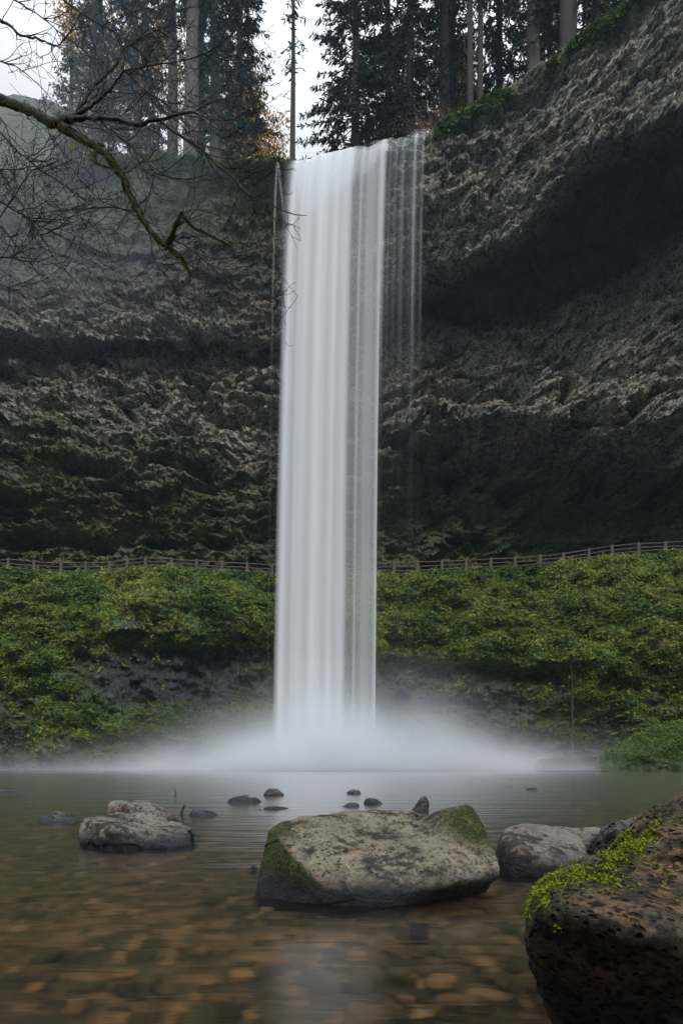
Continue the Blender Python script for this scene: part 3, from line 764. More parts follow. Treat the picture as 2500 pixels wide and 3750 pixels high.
# right side rocks
HR = [at(1812, 3120, 4.9), at(1816, 3075, 5.0), at(1836, 3036, 5.1), at(1880, 3008, 5.3), at(1935, 3003, 5.5), at(1980, 3013, 5.5), at(2087, 3017, 5.5), at(2122, 3045, 5.3), at(2170, 3120, 5.0), at(2180, 3200, 4.7),
      at(1856, 3208, 4.68), at(1967, 3216, 4.62), at(1860, 3090, 4.75), at(2000, 3150, 4.6), (1.15, 4.8, -.35), (1.8, 4.7, -.35), (1.2, 5.9, -.35), (1.9, 5.9, -.35)]
make_rock('boulder', [HR], 'medium brown rounded boulder just right of the largest boulder', M_right, sub=7, p=18, amp=0.022, sc=5, seed=33)
HG = [at(2080, 3016, 6.0), at(2130, 3012, 6.0), at(2238, 3014, 6.0), at(2250, 3060, 5.6), at(2200, 3120, 5.4), at(2120, 3110, 5.4), (2.0, 5.5, -.3), (2.5, 5.6, -.3), (2.0, 6.8, -.3), (2.6, 6.8, -.3)]
make_rock('boulder', [HG], 'low greenish brown rock between the medium boulder and the dark pitted one', M_left, sub=6, p=14, amp=0.035, sc=5, seed=43)
HD = [at(2200, 3040, 5.0), at(2262, 3004, 5.1), at(2302, 2970, 5.2), at(2350, 2961, 5.3), at(2420, 2975, 5.3), at(2230, 3100, 4.9), at(2330, 3110, 4.8), at(2450, 3120, 4.9), (1.85, 4.9, -.3), (2.5, 4.8, -.3), (1.9, 5.9, -.3), (2.6, 5.9, -.3), at(2270, 3040, 4.8)]
make_rock('boulder', [HD], 'dark pitted rock behind the mossy foreground boulder', M_pit, sub=7, p=14, amp=0.035, sc=6, seed=53, chunk=0.04)

# foreground mossy boulder
F1 = [at(1916, 3370, 1.50), at(1923, 3312, 1.50), at(1955, 3238, 1.55), at(1970, 3214, 1.60), at(2078, 3166, 1.75), at(2160, 3126, 1.85), at(2250, 3094, 1.95), at(2330, 3110, 2.0), at(2620, 3150, 2.1),
      at(2050, 3310, 1.38), at(2200, 3360, 1.36), at(2350, 3380, 1.36), at(2600, 3430, 1.36), at(1902, 3457, 1.56), at(1950, 3609, 1.65), at(2010, 3750, 1.75), at(2110, 3900, 1.85),
      (0.92, 2.3, -.35), (1.7, 2.3, -.35), (1.6, 1.55, .35), (1.0, 2.6, -.35), (1.7, 2.8, -.3), (0.8, 2.45, .35), (1.2, 1.85, -.3)]
F2 = [at(2299, 3076, 2.1), at(2323, 3018, 2.15), at(2356, 2966, 2.25), at(2436, 2925, 2.35), at(2500, 2887, 2.4), at(2640, 2830, 2.5), at(2900, 2780, 2.7), at(2420, 3120, 1.85), at(2600, 3140, 1.8), at(2300, 3150, 1.9),
      (1.0, 2.9, .2), (1.9, 3.1, .5), (1.0, 2.8, -.3), (2.2, 2.9, -.3), (2.2, 2.2, -.3), (2.1, 2.0, .5), (1.3, 2.2, -.2), (1.2, 2.2, 0)]
_c = np.array([1.25, 2.12, .12])
F1 = [_c + (np.array(q) - _c) * np.array([1.09, 1.07, 1.05]) for q in F1]; F2 = [_c + (np.array(q) - _c) * np.array([1.06, 1.06, 1.10]) for q in F2]
def moss_fore(P, D):
    px = CX + P[:, 0] * F / P[:, 1]; py = HY + (CAMZ - P[:, 2]) * F / P[:, 1]
    m = 0.25 + 0 * px
    m = m + 0.9 * np.exp(-(((px - 1990) / 80) ** 2 + ((py - 3290) / 80) ** 2)) + 0.8 * np.exp(-(((px - 2190) / 110) ** 2 + ((py - 3190) / 50) ** 2)) + 0.7 * np.exp(-(((px - 2300) / 70) ** 2 + ((py - 3110) / 60) ** 2))
    m = m + 0.4 * np.exp(-(((px - 2400) / 60) ** 2 + ((py - 3000) / 60) ** 2))
    return m * sstep(3700, 3350, py)
r_fore, PF, DF = make_rock('boulder', [F1, F2], 'huge pitted orange brown boulder with bright moss filling the lower right corner', M_fore, sub=8, p=20, amp=0.03, sc=5, seed=63, chunk=.025,
          centre=(1.25, 2.12, 0.12), pits=0.011, pitsc=26, mossf=moss_fore)

def small_rock(x0, x1, ytop, ybot, label, seed, peak=0.5, mat=None, name='stone', cat='stone', flat=1.0, chunk=.3, group=None):
    Y = CAMZ * F / (ybot - HY); h = (ybot - ytop) * Y / F; w = (x1 - x0) * Y / F; xc = ((x0 + x1) / 2 - CX) * Y / F
    r = R(seed); pts = []
    for k in range(9):
        a = 2 * math.pi * k / 9
        pts.append((xc + .5 * w * math.cos(a) * (1 + .06 * r.normal()), Y + .3 * w + .45 * w * math.sin(a), -0.02 + .05 * h * r.rand()))
        pts.append((xc + .55 * w * math.cos(a), Y + .3 * w + .5 * w * math.sin(a), -0.4))
    for k in range(7):
        a = 2 * math.pi * k / 7 + r.rand(); q = .14 + .22 * r.rand()
        pts.append((xc + (peak - .5) * w * .8 + q * w * math.cos(a), Y + .3 * w + q * w * math.sin(a) * .8, h * (0.97 - .8 * q)))
    pts.append((xc + (peak - .5) * w * .9, Y + .3 * w, h))
    return make_rock(name, [pts], label, mat or M_wet, cat, sub=5, p=20, amp=.055 * w, sc=3.4 / w, seed=seed, chunk=chunk * .3 * w, group=group)
SM = [
 (105, 300, 2968, 3012, 'low dark wet stone left of the grey angular boulder', .35, None),
 (-60, 70, 2885, 2906, 'small wet stone cut by the left edge of the photo', .4, None),
 (684, 812, 2960, 2986, 'low flat stone awash just right of the grey angular boulder', .3, None),
 (815, 955, 2908, 2939, 'small speckled grey stone, second from the left in the far row', .55, M_left),
 (955, 1046, 2885, 2914, 'small rounded black stone right of the speckled one', .5, None),
 (925, 1080, 2944, 2967, 'nearly drowned reddish stone below the rounded black one', .5, M_right),
 (1262, 1328, 2888, 2908, 'smallest dark stone above the middle of the largest boulder', .55, None),
 (1326, 1415, 2913, 2946, 'mossy black stone just behind the largest boulder', .3, M_left),
 (1240, 1325, 2937, 2955, 'flat grey stone half hidden behind the top of the largest boulder', .5, None),
 (1503, 1578, 2911, 2972, 'pointed glossy black stone behind the dip of the largest boulder', .72, None),
 (1925, 1985, 2883, 2891, 'tiny stone breaking the water far right of the falls', .5, None),
 (905, 945, 3160, 3178, 'tiny brown stone tip left of the largest boulder', .6, M_right),
 (1500, 1580, 3374, 3388, 'reddish stone just breaking the water in front of the largest boulder', .5, M_right),
]
for k, (x0, x1, a, b, lab, pk, m) in enumerate(SM):
    small_rock(x0, x1, a, b, lab, 700 + k, pk, m, group='small stones scattered in the stream')
small_rock(2030, 2110, 3000, 3019, 'tiny dark pebble lying on top of the medium brown boulder', 790, .5, None) if False else None

# cobbles on the bed: past counting and under water
def build_cobbles():
    r = R(55); D, Fc = ico(2); n = 4500; VV, FF, TT = [], [], []
    k0 = 0
    for k in range(n):
        Y = 1.3 + 9 * r.rand() ** 1.3; X = (r.rand() - .5) * (1.35 * Y + 1.0)
        s = (.018 + .045 * r.rand() ** 2)
        sc = np.array([s * (1 + r.rand() * .8), s * (.8 + .4 * r.rand()), s * .45]); a = r.rand() * 6.28
        q = D * sc; q = np.stack([q[:, 0] * math.cos(a) - q[:, 1] * math.sin(a), q[:, 0] * math.sin(a) + q[:, 1] * math.cos(a), q[:, 2]], -1)
        VV.append(q + np.array([X, Y, -.25 + .02 * r.rand()])); FF.append(Fc + k0); k0 += len(D); TT.append(np.full(len(D), r.rand()))
    t = NT('bed_cobbles'); c = t.coord()
    col = t.ramp(t.attr('tint'), [(0, (0.018, 0.02, 0.02)), (.35, (0.05, 0.045, 0.03)), (.6, (0.10, 0.072, 0.042)), (.88, (0.17, 0.115, 0.065)), (1, (0.24, 0.165, 0.10))])
    m = t.surf(t.bsdf(col, 0.8))
    o = link('bed_cobbles', npmesh('bed_cobbles', np.concatenate(VV), np.concatenate(FF), {'tint': np.concatenate(TT)}), m, smooth=True)
    tag(o, 'brown and dark cobbles seen through the shallow water', None, None, 'stuff')
build_cobbles()

# moss shoots on the foreground boulder
def build_moss():
    r = R(77)
    px = CX + PF[:, 0] * F / PF[:, 1]; py = HY + (CAMZ - PF[:, 2]) * F / PF[:, 1]
    cen = np.array([1.25, 2.12, .12]); N = unit(PF - cen)
    den = 0.9 * np.exp(-(((px - 1995) / 75) ** 2 + ((py - 3235) / 30) ** 2)) + 0.75 * np.exp(-(((px - 1975) / 45) ** 2 + ((py - 3310) / 55) ** 2)) \
        + .8 * np.exp(-(((px - 2125) / 45) ** 2 + ((py - 3195) / 22) ** 2)) + .7 * np.exp(-(((px - 2210) / 50) ** 2 + ((py - 3225) / 32) ** 2)) \
        + .7 * np.exp(-(((px - 2255) / 45) ** 2 + ((py - 3130) / 40) ** 2)) + .7 * np.exp(-(((px - 2320) / 50) ** 2 + ((py - 3085) / 28) ** 2)) \
        + .35 * np.exp(-(((px - 2375) / 30) ** 2 + ((py - 3045) / 25) ** 2)) + .35 * np.exp(-(((px - 2460) / 35) ** 2 + ((py - 3455) / 30) ** 2)) \
        + .25 * np.exp(-(((px - 2065) / 18) ** 2 + ((py - 3400) / 60) ** 2)) + .15 * np.exp(-(((px - 2420) / 20) ** 2 + ((py - 2945) / 12) ** 2))
    den = np.clip(den + .10 * sstep(3420, 3250, py) * sstep(-.1, .3, fbm(PF, 5, 2, 6)), 0, 1)
    den = den * sstep(0.02, .22, fbm(PF, 26, 3, 5) + .3 * (den - .35)) * (PF[:, 1] < 2.35)
    ok = np.where(den > 0.02)[0]
    pr = den[ok] / den[ok].sum(); pick = r.choice(ok, 15000, p=pr)
    paths, tints = [], []
    VV, FF, k0, TT = [], [], 0, []
    for i in pick:
        L = .005 + .010 * r.rand(); base = PF[i] + N[i] * .001 + r.normal(size=3) * .003
        d = unit(N[i] * (.5 + .4 * r.rand()) + r.normal(size=3) * .55 + np.array([-.35, -.25, .05]))
        dr = np.array([0, 0, -1.0])
        side = unit(np.cross(d, r.normal(size=3)))
        t = r.rand() ** 1.3
        pts = [base, base + d * L * .55, base + d * L + dr * L * .25]
        wv = .0009 + .0010 * r.rand()
        # a shoot: two crossed narrow leaves with small side leaflets
        for sd in (side, unit(np.cross(d, side))):
            V = np.array([pts[0] - sd * wv * .6, pts[0] + sd * wv * .6, pts[1] + sd * wv, pts[1] - sd * wv, pts[2] + sd * wv * .3, pts[2] - sd * wv * .3])
            VV.append(V); FF.append(np.array([[0, 1, 2, 3], [3, 2, 4, 5]]) + k0); k0 += 6; TT.append(np.full(6, t))
        for q in range(3):
            b0 = pts[0] + d * L * (.3 + .25 * q); dd = unit(d * .6 + side * (1 if q % 2 else -1) + r.normal(size=3) * .2) * L * .38; ww = unit(np.cross(dd, d)) * wv * .8
            V = np.array([b0 - ww, b0 + ww, b0 + dd + ww * .3, b0 + dd - ww * .3]); VV.append(V); FF.append(np.array([[0, 1, 2, 3]]) + k0); k0 += 4; TT.append(np.full(4, min(1, t + .15)))
    o = link('moss', npmesh('moss', np.concatenate(VV), np.concatenate(FF), {'tint': np.concatenate(TT)}), MFERN)
    tag(o, 'bright yellow green moss shoots on the foreground boulder', None, None, 'stuff')
build_moss()

# leaf blade on the big boulder, two sticks in the water
def blade():
    p0, p1 = at(1264, 3168, 3.87), at(1287, 3190, 3.83)
    k = int(np.argmin(np.linalg.norm(np.stack([CX + PM[:, 0] * F / PM[:, 1] - 1275, HY + (CAMZ - PM[:, 2]) * F / PM[:, 1] - 3179], -1), axis=1) + 1000 * (PM[:, 1] > 4.3)))
    b = PM[k]; d = np.array([.016, -.004, -.018])
    V, Fc = tubes([(np.array([b - d + [0, -.008, .006], b - d * .3 + [0, -.012, .009], b + d * .4 + [0, -.010, .007], b + d + [0, -.008, .004]]), [.0008, .0024, .0022, .0006])], 5)
    t = NT('straw'); m = t.surf(t.bsdf((0.55, 0.58, 0.36), 0.6))
    o = link('grass_blade', npmesh('grass_blade', V, Fc), m); tag(o, 'pale thin grass blade lying on the face of the largest boulder', 'grass blade')
blade()
for nm, pts, rad, lab in (('stick', [at(640, 2916 - 2, 15.5) * 1, at(646, 2905, 15.5), at(637, 2884, 15.6)], (.012, .010, .005), 'thin dark stick poking out of the water behind the small stones'),
                          ('stick', [at(663, 2990, 10.2), at(668, 2970, 10.2), at(676, 2949, 10.25)], (.020, .019, .016), 'short thick stub of a stick beside the flat stone awash')):
    pts = [np.array(p) for p in pts]; pts.insert(0, pts[0] * np.array([1, 1, 0]) + np.array([-.01, 0, -.4]))
    V, Fc = tubes([(np.array(pts), np.array([rad[0]] + list(rad)))], 7)
    o = link(nm, npmesh(nm, V, Fc), MTWIG, smooth=True); tag(o, lab, 'stick')

# ---------------------------------------------------------------- fence along the path
FP = [(-155, 2062, 2102), (-60, 2050, 2090), (33, 2044, 2084), (126, 2051, 2097), (225, 2056, 2101), (316, 2056, 2099), (402, 2055, 2093), (466, 2046, 2085), (535, 2038, 2076), (628, 2042, 2081), (721, 2048, 2093),
      (813, 2053, 2097), (905, 2058, 2101), (996, 2064, 2108), (1085, 2067, 2111), (1175, 2067, 2111), (1265, 2064, 2108), (1353, 2060, 2103), (1441, 2056, 2098), (1529, 2052, 2099), (1617, 2050, 2093),
      (1706, 2046, 2090), (1795, 2042, 2085), (1884, 2038, 2083), (1975, 2031, 2074), (2061, 2023, 2064), (2153, 2008, 2050), (2238, 1995, 2036), (2336, 1986, 2028), (2434, 1982, 2023), (2530, 1977, 2018), (2630, 1970, 2012)]
def build_fence():
    root = empty('fence', at(1250, 2108, 61.6), 'weathered brown post and rail fence along the path behind the falls', 'fence')
    tops = []
    for px, a, b in FP:
        Y = float(np.interp(px, sorted(BK), [BK[k][0][1] for k in sorted(BK)])) + 0.35
        top, bot = at(px, a, Y), at(px, b + 10, Y); tops.append((top, bot))
        bm = bmesh.new(); bmesh.ops.create_cube(bm, size=1)
        for v in bm.verts:
            v.co.x *= .26 if v.co.z < 0 else .24; v.co.y *= .22; v.co.z *= (top[2] - bot[2])
        bmesh.ops.bevel(bm, geom=bm.edges[:], offset=.03, segments=2, affect='EDGES')
        me = bpy.data.meshes.new('post'); bm.to_mesh(me); bm.free()
        o = link('post', me, MWOOD, root); o.location = Vector((top + bot) / 2) - root.location
        o.rotation_euler = (0, random.Random(int(px)).uniform(-.035, .035), random.Random(int(px)).uniform(-.3, .3))
    rr = R(4)
    for (t0, b0), (t1, b1) in zip(tops[:-1], tops[1:]):
        for fr in (0.14, 0.46, 0.76):
            p0 = t0 + (b0 - t0) * fr * .86; p1 = t1 + (b1 - t1) * fr * .86
            j = rr.normal() * .02
            pts = np.array([p0 + (p1 - p0) * q + np.array([0, -.02, j * math.sin(q * 3.1) + .012 * rr.normal()]) for q in (0.02, .35, .65, .98)])
            V, Fc = tubes([(pts, np.array([.062, .055, .055, .06]) * (1 + .1 * rr.normal()))], 6)
            link('rail', npmesh('rail', V - np.array(root.location), Fc), MWOOD, root, True)
build_fence()

# ---------------------------------------------------------------- conifers and other trees on the rim
def rim_ground(px, Y):
    """height of the plateau at depth Y beyond the rim"""
    c = int(np.clip(np.searchsorted(cpx, px), 0, len(cpx) - 1)); top = CV[0, c]
    return top[2] + max(0, Y - top[1]) * 0.10
def conifer_mesh(seed, H, h0, Lmax, dens, droop=.35, gap=0.0, tintb=0.35):
    """trunk, crown: whorled drooping boughs carrying needle sprays"""
    r = R(seed); rp = random.Random(seed)
    n = 14; z = np.linspace(-1.0, H, n)
    tr = (np.stack([.10 * np.sin(z * .12 + seed) + 0 * z, .10 * np.cos(z * .1 + seed), z], -1), np.maximum(.03, H * .0115 * (1 - z / H) ** .8 + .02))
    paths = []; C, U, Wv, T = [], [], [], []
    zz = h0
    while zz < H - .3:
        f = (zz - h0) / (H - h0); L = Lmax * (1 - f) ** .75 * (.35 + .65 * min(1, f * 6 + .3))
        for q in range(rp.choice((3, 4, 5))):
            if r.rand() < gap: continue
            a = r.rand() * 6.283; Lb = L * (.55 + .5 * r.rand())
            d = np.array([math.cos(a), math.sin(a), .12 - .3 * (1 - f)])
            ns = 6; pts = []; p = np.array([0, 0, zz]); 
            for k in range(ns):
                pts.append(p.copy()); step = d * Lb / (ns - 1); p = p + step; d = d + np.array([0, 0, -droop / ns + (.5 * droop / ns if k > 3 else 0)])
            pts = np.array(pts); paths.append((pts, np.linspace(.06, .012, ns)))
            m = max(3, int(Lb * dens)); tt = .18 + .82 * r.rand(m) ** .8; idx = tt * (ns - 1); i0 = np.minimum(idx.astype(int), ns - 2)
            c = pts[i0] + (pts[i0 + 1] - pts[i0]) * (idx - i0)[:, None]
            dirb = unit(np.array([math.cos(a), math.sin(a), 0])); sd = np.array([-dirb[1], dirb[0], 0])
            sg = np.where(r.rand(m) < .5, -1, 1)[:, None]
            u = unit(dirb[None] * .5 + sg * sd[None] * (.4 + .6 * r.rand(m, 1)) + np.array([0, 0, -.45])[None] * (.3 + r.rand(m, 1)) + .25 * r.normal(size=(m, 3)))
            ln = (.16 + .30 * r.rand(m, 1)) * (1.2 - .5 * tt[:, None])
            c = c + u * ln * .9
            nn = unit(np.cross(u, r.normal(size=(m, 3)) + np.array([0, 0, 1.2])))
            C.append(c); U.append(u * ln); Wv.append(nn * ln * .30)
            T.append(np.clip(tintb + .18 * r.normal(size=m) + .12 * r.normal(), 0, 1))
        zz += .38 + .35 * r.rand()
    V, Fc = leafcards(np.concatenate(C), np.concatenate(U), np.concatenate(Wv))
    tV, tF = tubes([tr], 10); bV, bF = tubes(paths, 3)
    me_t = npmesh('trunk', tV, tF); me_c = npmesh('crown', np.concatenate([V, bV]), np.concatenate([Fc, bF + len(V)]), {'tint': np.concatenate([np.repeat(np.concatenate(T), 4), np.zeros(len(bV))])})
    for m_, q in ((me_t, MBARK), (me_c, MNEED), (me_c, MBARK)): m_.materials.append(q)
    me_c.polygons.foreach_set('material_index', np.concatenate([np.zeros(len(Fc), np.int32), np.ones(len(bF), np.int32)]))
    me_t.polygons.foreach_set('use_smooth', np.ones(len(me_t.polygons), dtype=bool))
    return me_t, me_c
PROTO = {
 'dense': conifer_mesh(1, 46, 3, 7.5, 16, .5, 0, .30),
 'dense2': conifer_mesh(2, 50, 5, 6.5, 16, .45, .05, .25),
 'open': conifer_mesh(3, 52, 11, 5.0, 11, .4, .25, .35),
 'high': conifer_mesh(4, 54, 22, 5.5, 11, .4, .2, .35),
 'wide': conifer_mesh(5, 48, 4, 8.5, 13, .6, .12, .33),
 'sparse': conifer_mesh(6, 34, 12, 2.2, 7, .35, .55, .3)}
def conifer(px, Y, kind, scale, rot, label, group, trunkr=1.0, dz=0.0, bark=None):
    X = (px - CX) * Y / F; z = rim_ground(px, Y) + dz
    root = empty('conifer_tree', (X, Y, z - .3), label, 'conifer', group); root.rotation_euler = (0, 0, rot); root.scale = (1, 1, 1)
    mt, mc = PROTO[kind]
    o = bpy.data.objects.new('trunk', mt); COL.objects.link(o); o.parent = root; o.scale = (scale * trunkr, scale * trunkr, scale)
    if bark is not None:
        o.data = mt.copy(); o.data.materials.clear(); o.data.materials.append(bark)
    c = bpy.data.objects.new('crown', mc); COL.objects.link(c); c.parent = root; c.scale = (scale,) * 3
    return root
GL, GR = 'conifers on the rim left of the falls', 'conifers on the rim right of the falls'
conifer(262, 96, 'open', .95, 0.3, 'faint leftmost conifer of the left stand, seen through the bare twigs', GL)
conifer(345, 84, 'wide', .85, 1.3, 'broad dark conifer at the left side of the left stand', GL)
conifer(372, 92, 'high', 1.0, 2.3, 'slim brown trunked conifer behind the broad one at far left', GL)
conifer(500, 80, 'dense', .95, 0.7, 'dense green conifer between the broad left one and the bare dark trunk', GL)
conifer(630, 78, 'high', 1.0, 4.1, 'conifer with a straight dark bare trunk left of the pale trunk', GL, 1.1)
conifer(701, 74, 'high', 1.05, 5.2, 'conifer with the thickest pale grey trunk in the left stand', GL, 1.35, 0, MBARKP)
conifer(740, 82, 'high', 1.0, 1.9, 'thin trunk standing close right of the thick pale trunk', GL, .9)
conifer(785, 78, 'open', 1.0, 3.0, 'dark trunked conifer right of the thick pale trunk', GL, 1.2)
conifer(880, 82, 'dense2', 1.0, 0.2, 'dense conifer that closes the left stand beside the open sky', GL)
conifer(905, 94, 'wide', .9, 2.7, 'pale broad conifer behind the right end of the left stand', GL)
conifer(1072, 66.5, 'sparse', .88, 0.5, 'lone thin conifer with a bare stem and tufted top left of the lip', None, .8)
conifer(1300, 76, 'dense', 1.05, 2.2, 'dense dark conifer nearest the falls in the right stand', GR)
conifer(1420, 82, 'wide', 1.1, 4.4, 'broad dark conifer behind the one nearest the falls', GR)
conifer(1500, 74, 'dense2', 1.0, 3.6, 'second dense conifer of the right stand, above the thin water strands', GR)
conifer(1628, 74, 'open', 1.0, 1.2, 'conifer with twin looking dark trunk at the right of the dense group', GR, 1.2)
conifer(1655, 78, 'high', 1.0, 2.0, 'dark trunk just left of the two thin bare stems', GR, 1.2)
conifer(1722, 70, 'high', .92, 0.9, 'left one of the two thin bare stems against the sky', GR, .62)
conifer(1758, 71, 'high', .95, 5.9, 'right one of the two thin bare stems against the sky', GR, .62)
conifer(1830, 76, 'dense2', .9, 5.0, 'dark conifer right of the two thin bare stems', GR)
conifer(1955, 68, 'open', .95, 0.1, 'conifer with a grey trunk on the slope above the mossy edge', GR, 1.3, 0, MBARKP)
conifer(2010, 76, 'dense', .9, 1.1, 'dense conifer filling the gap behind the grey trunk', GR)
conifer(2075, 64, 'high', 1.0, 3.3, 'thick dark trunk beside the last sky gap at upper right', GR, 1.4)
conifer(2180, 66, 'dense', .8, 2.9, 'shadowy conifer at the upper right above the cliff edge', GR)
conifer(2290, 62, 'wide', .7, 1.6, 'low spreading conifer over the top right cliff', GR)

def leafy_tree(px, Y, H, spread, seed, label, mat, ncards=2600, tb=.5, name='autumn_tree', cat='tree', group=None, dz=0):
    X = (px - CX) * Y / F; z = rim_ground(px, Y) + dz; r = R(seed)
    root = empty(name, (X, Y, z - .3), label, cat, group)
    paths = [(np.array([[0, 0, -.5], [.1, 0, H * .3], [-.1, .1, H * .6], [.15, 0, H * .9]]), np.array([.2, .15, .1, .03]))]
    tips = []
    for k in range(26):
        z0 = H * (.2 + .7 * r.rand()); a = r.rand() * 6.28; L = spread * (.5 + .6 * r.rand()) * (1.15 - z0 / H * .6)
        d = np.array([math.cos(a), math.sin(a), .55]); p = np.array([0, 0, z0]); pts = [p]
        for q in range(5): p = p + d * L / 5 + r.normal(size=3) * .12; pts.append(p); tips.append(p)
        paths.append((np.array(pts), np.linspace(.06, .01, 6)))
    V, Fc = tubes(paths[:1], 8); link('trunk', npmesh('trunk', V, Fc), MBARK, root, True)
    V, Fc = tubes(paths[1:], 4); link('branches', npmesh('branches', V, Fc), MBARK, root)
    tips = np.array(tips); C = tips[r.randint(len(tips), size=ncards)] + r.normal(size=(ncards, 3)) * .8
    N = unit(r.normal(size=(ncards, 3))); U = unit(np.cross(N, r.normal(size=(ncards, 3)))); s = (.12 + .16 * r.rand(ncards))[:, None]
    V, Fc = leafcards(C, U * s, np.cross(N, U) * s * .7)
    link('crown', npmesh('crown', V, Fc, {'tint': np.repeat(np.clip(tb + .25 * r.normal(size=ncards), 0, 1), 4)}), mat, root)
GA = 'autumn trees among the conifers'
leafy_tree(330, 96, 42, 9, 1, 'golden leafed tree behind the far left conifers', MGOLD, 7000, .5, group=GA)
leafy_tree(580, 88, 38, 8, 2, 'golden leafed tree seen between the bare trunks of the left stand', MGOLD, 7000, .5, group=GA)
leafy_tree(840, 88, 33, 8, 3, 'golden tree glowing behind the dark trunk of the left stand', MGOLD, 7000, .5, group=GA)
leafy_tree(1015, 76, 10.5, 2.6, 4, 'small golden tree at the right foot of the left stand beside the lone thin conifer', MGOLD, 1000, .4, group=GA)
leafy_tree(1470, 86, 36, 5, 5, 'golden leafed tree showing above the dense right conifers', MGOLD, 2200, .5, group=GA)
leafy_tree(1700, 80, 26, 4.5, 6, 'yellow leafed tree behind the two thin bare stems', MGOLD, 7000, .5, group=GA)
leafy_tree(1990, 84, 34, 6, 7, 'yellow tree behind the grey trunk at upper right', MGOLD, 2200, .45, group=GA)

# russet bare shrub beside the lip
def bare_shrub(px, Y, h, w, seed, label, n=120):
    X = (px - CX) * Y / F; z = rim_ground(px, Y); r = R(seed); root_p = np.array([X, Y, z - .2]); paths = []
    for k in range(n):
        a = r.rand() * 6.28; d = np.array([math.cos(a) * w, math.sin(a) * w * .6, h * (.6 + .5 * r.rand())]) * (.5 + .5 * r.rand()); p = np.array([r.normal() * w * .35, r.normal() * .4, 0]); pts = [p]
        for q in range(5): p = p + d / 5 + r.normal(size=3) * .09 * h / 3; pts.append(p)
        paths.append((np.array(pts), np.linspace(.035, .008, 6)))
        for q in range(3):
            b = pts[2 + q]; e = b + unit(d + r.normal(size=3) * h * .6) * h * .35; paths.append((np.array([b, (b + e) / 2 + r.normal(size=3) * .05, e]), np.array([.016, .012, .006])))
    V, Fc = tubes(paths, 3); t = NT('russet_twigs'); m = t.surf(t.bsdf((0.11, 0.062, 0.045), 0.9))
    o = link('bare_shrub', npmesh('bare_shrub', V, Fc), m); o.location = root_p; tag(o, label, 'shrub')
bare_shrub(1600, 65, 5.0, 2.2, 9, 'russet leafless shrub on the rim right of the thin water strands')

# dead pole standing in front of the bank, right; mossy mound at the pool edge
V, Fc = tubes([(np.array([at(2096, 2790, 53.6), at(2094, 2650, 53.9), at(2093, 2520, 54.1), at(2089, 2396, 54.3)]) - at(2096, 2790, 53.6), np.array([.10, .09, .085, .07]))], 8)
o = link('dead_pole', npmesh('dead_pole', V, Fc), MTWIG, smooth=True); o.location = at(2096, 2790, 53.6); tag(o, 'slim dead trunk standing upright against the right bank', 'dead trunk')
MOUND_M = MB_
def mound():
    pts = [at(2200, 2745, 50), at(2330, 2726, 50), at(2420, 2672, 50.3), at(2500, 2636, 50.5), at(2640, 2600, 50.5), at(2800, 2640, 50), at(2760, 2790, 49), at(2500, 2752, 48.6), at(2300, 2752, 49), at(2200, 2800, 49.5)]
    pts += [np.array([p[0], p[1] + 4, max(-1, p[2] - 1)]) for p in pts] + [np.array([p[0], p[1], -1.0]) for p in pts[:1] + pts[6:]]
    o, P, D = make_rock('grassy_mound', [pts], 'bright grassy mound on the pool shore at the right edge', MB_, 'mound', sub=6, p=14, amp=.55, sc=.6, seed=91)
    at_ = o.data.attributes.new('green', 'FLOAT', 'POINT'); at_.data.foreach_set('value', np.full(len(P), .9, np.float32))
    r = R(3); k = np.where((P[:, 1] < 51.5) & (P[:, 2] > .9))[0]; i = r.choice(k, 16000)
    Q = P[i] + r.normal(size=(16000, 3)) * .12
    scatter_leaves('mound_grass', 'short bright grass on the shore mound at right', MLEAF, Q, 4, .04, .12, .40 + .14 * r.normal(size=16000))
mound()
def shore_ledge():
    pts = []
    for x, y in ((1960, 2776), (2060, 2768), (2200, 2764), (2330, 2760), (2480, 2756), (2650, 2750)):
        for dy, z in ((0, 0), (2.5, 0), (0, -1.2), (2.5, -1.2)):
            p = at(x, y, 51.5); pts.append(np.array([p[0], p[1] + dy, p[2] + z]))
    make_rock('rock_ledge', [pts], 'low wet rock ledge along the right shore of the pool', M_wet, 'rock ledge', sub=6, p=10, amp=.22, sc=1.2, seed=95, chunk=.25)
shore_ledge()

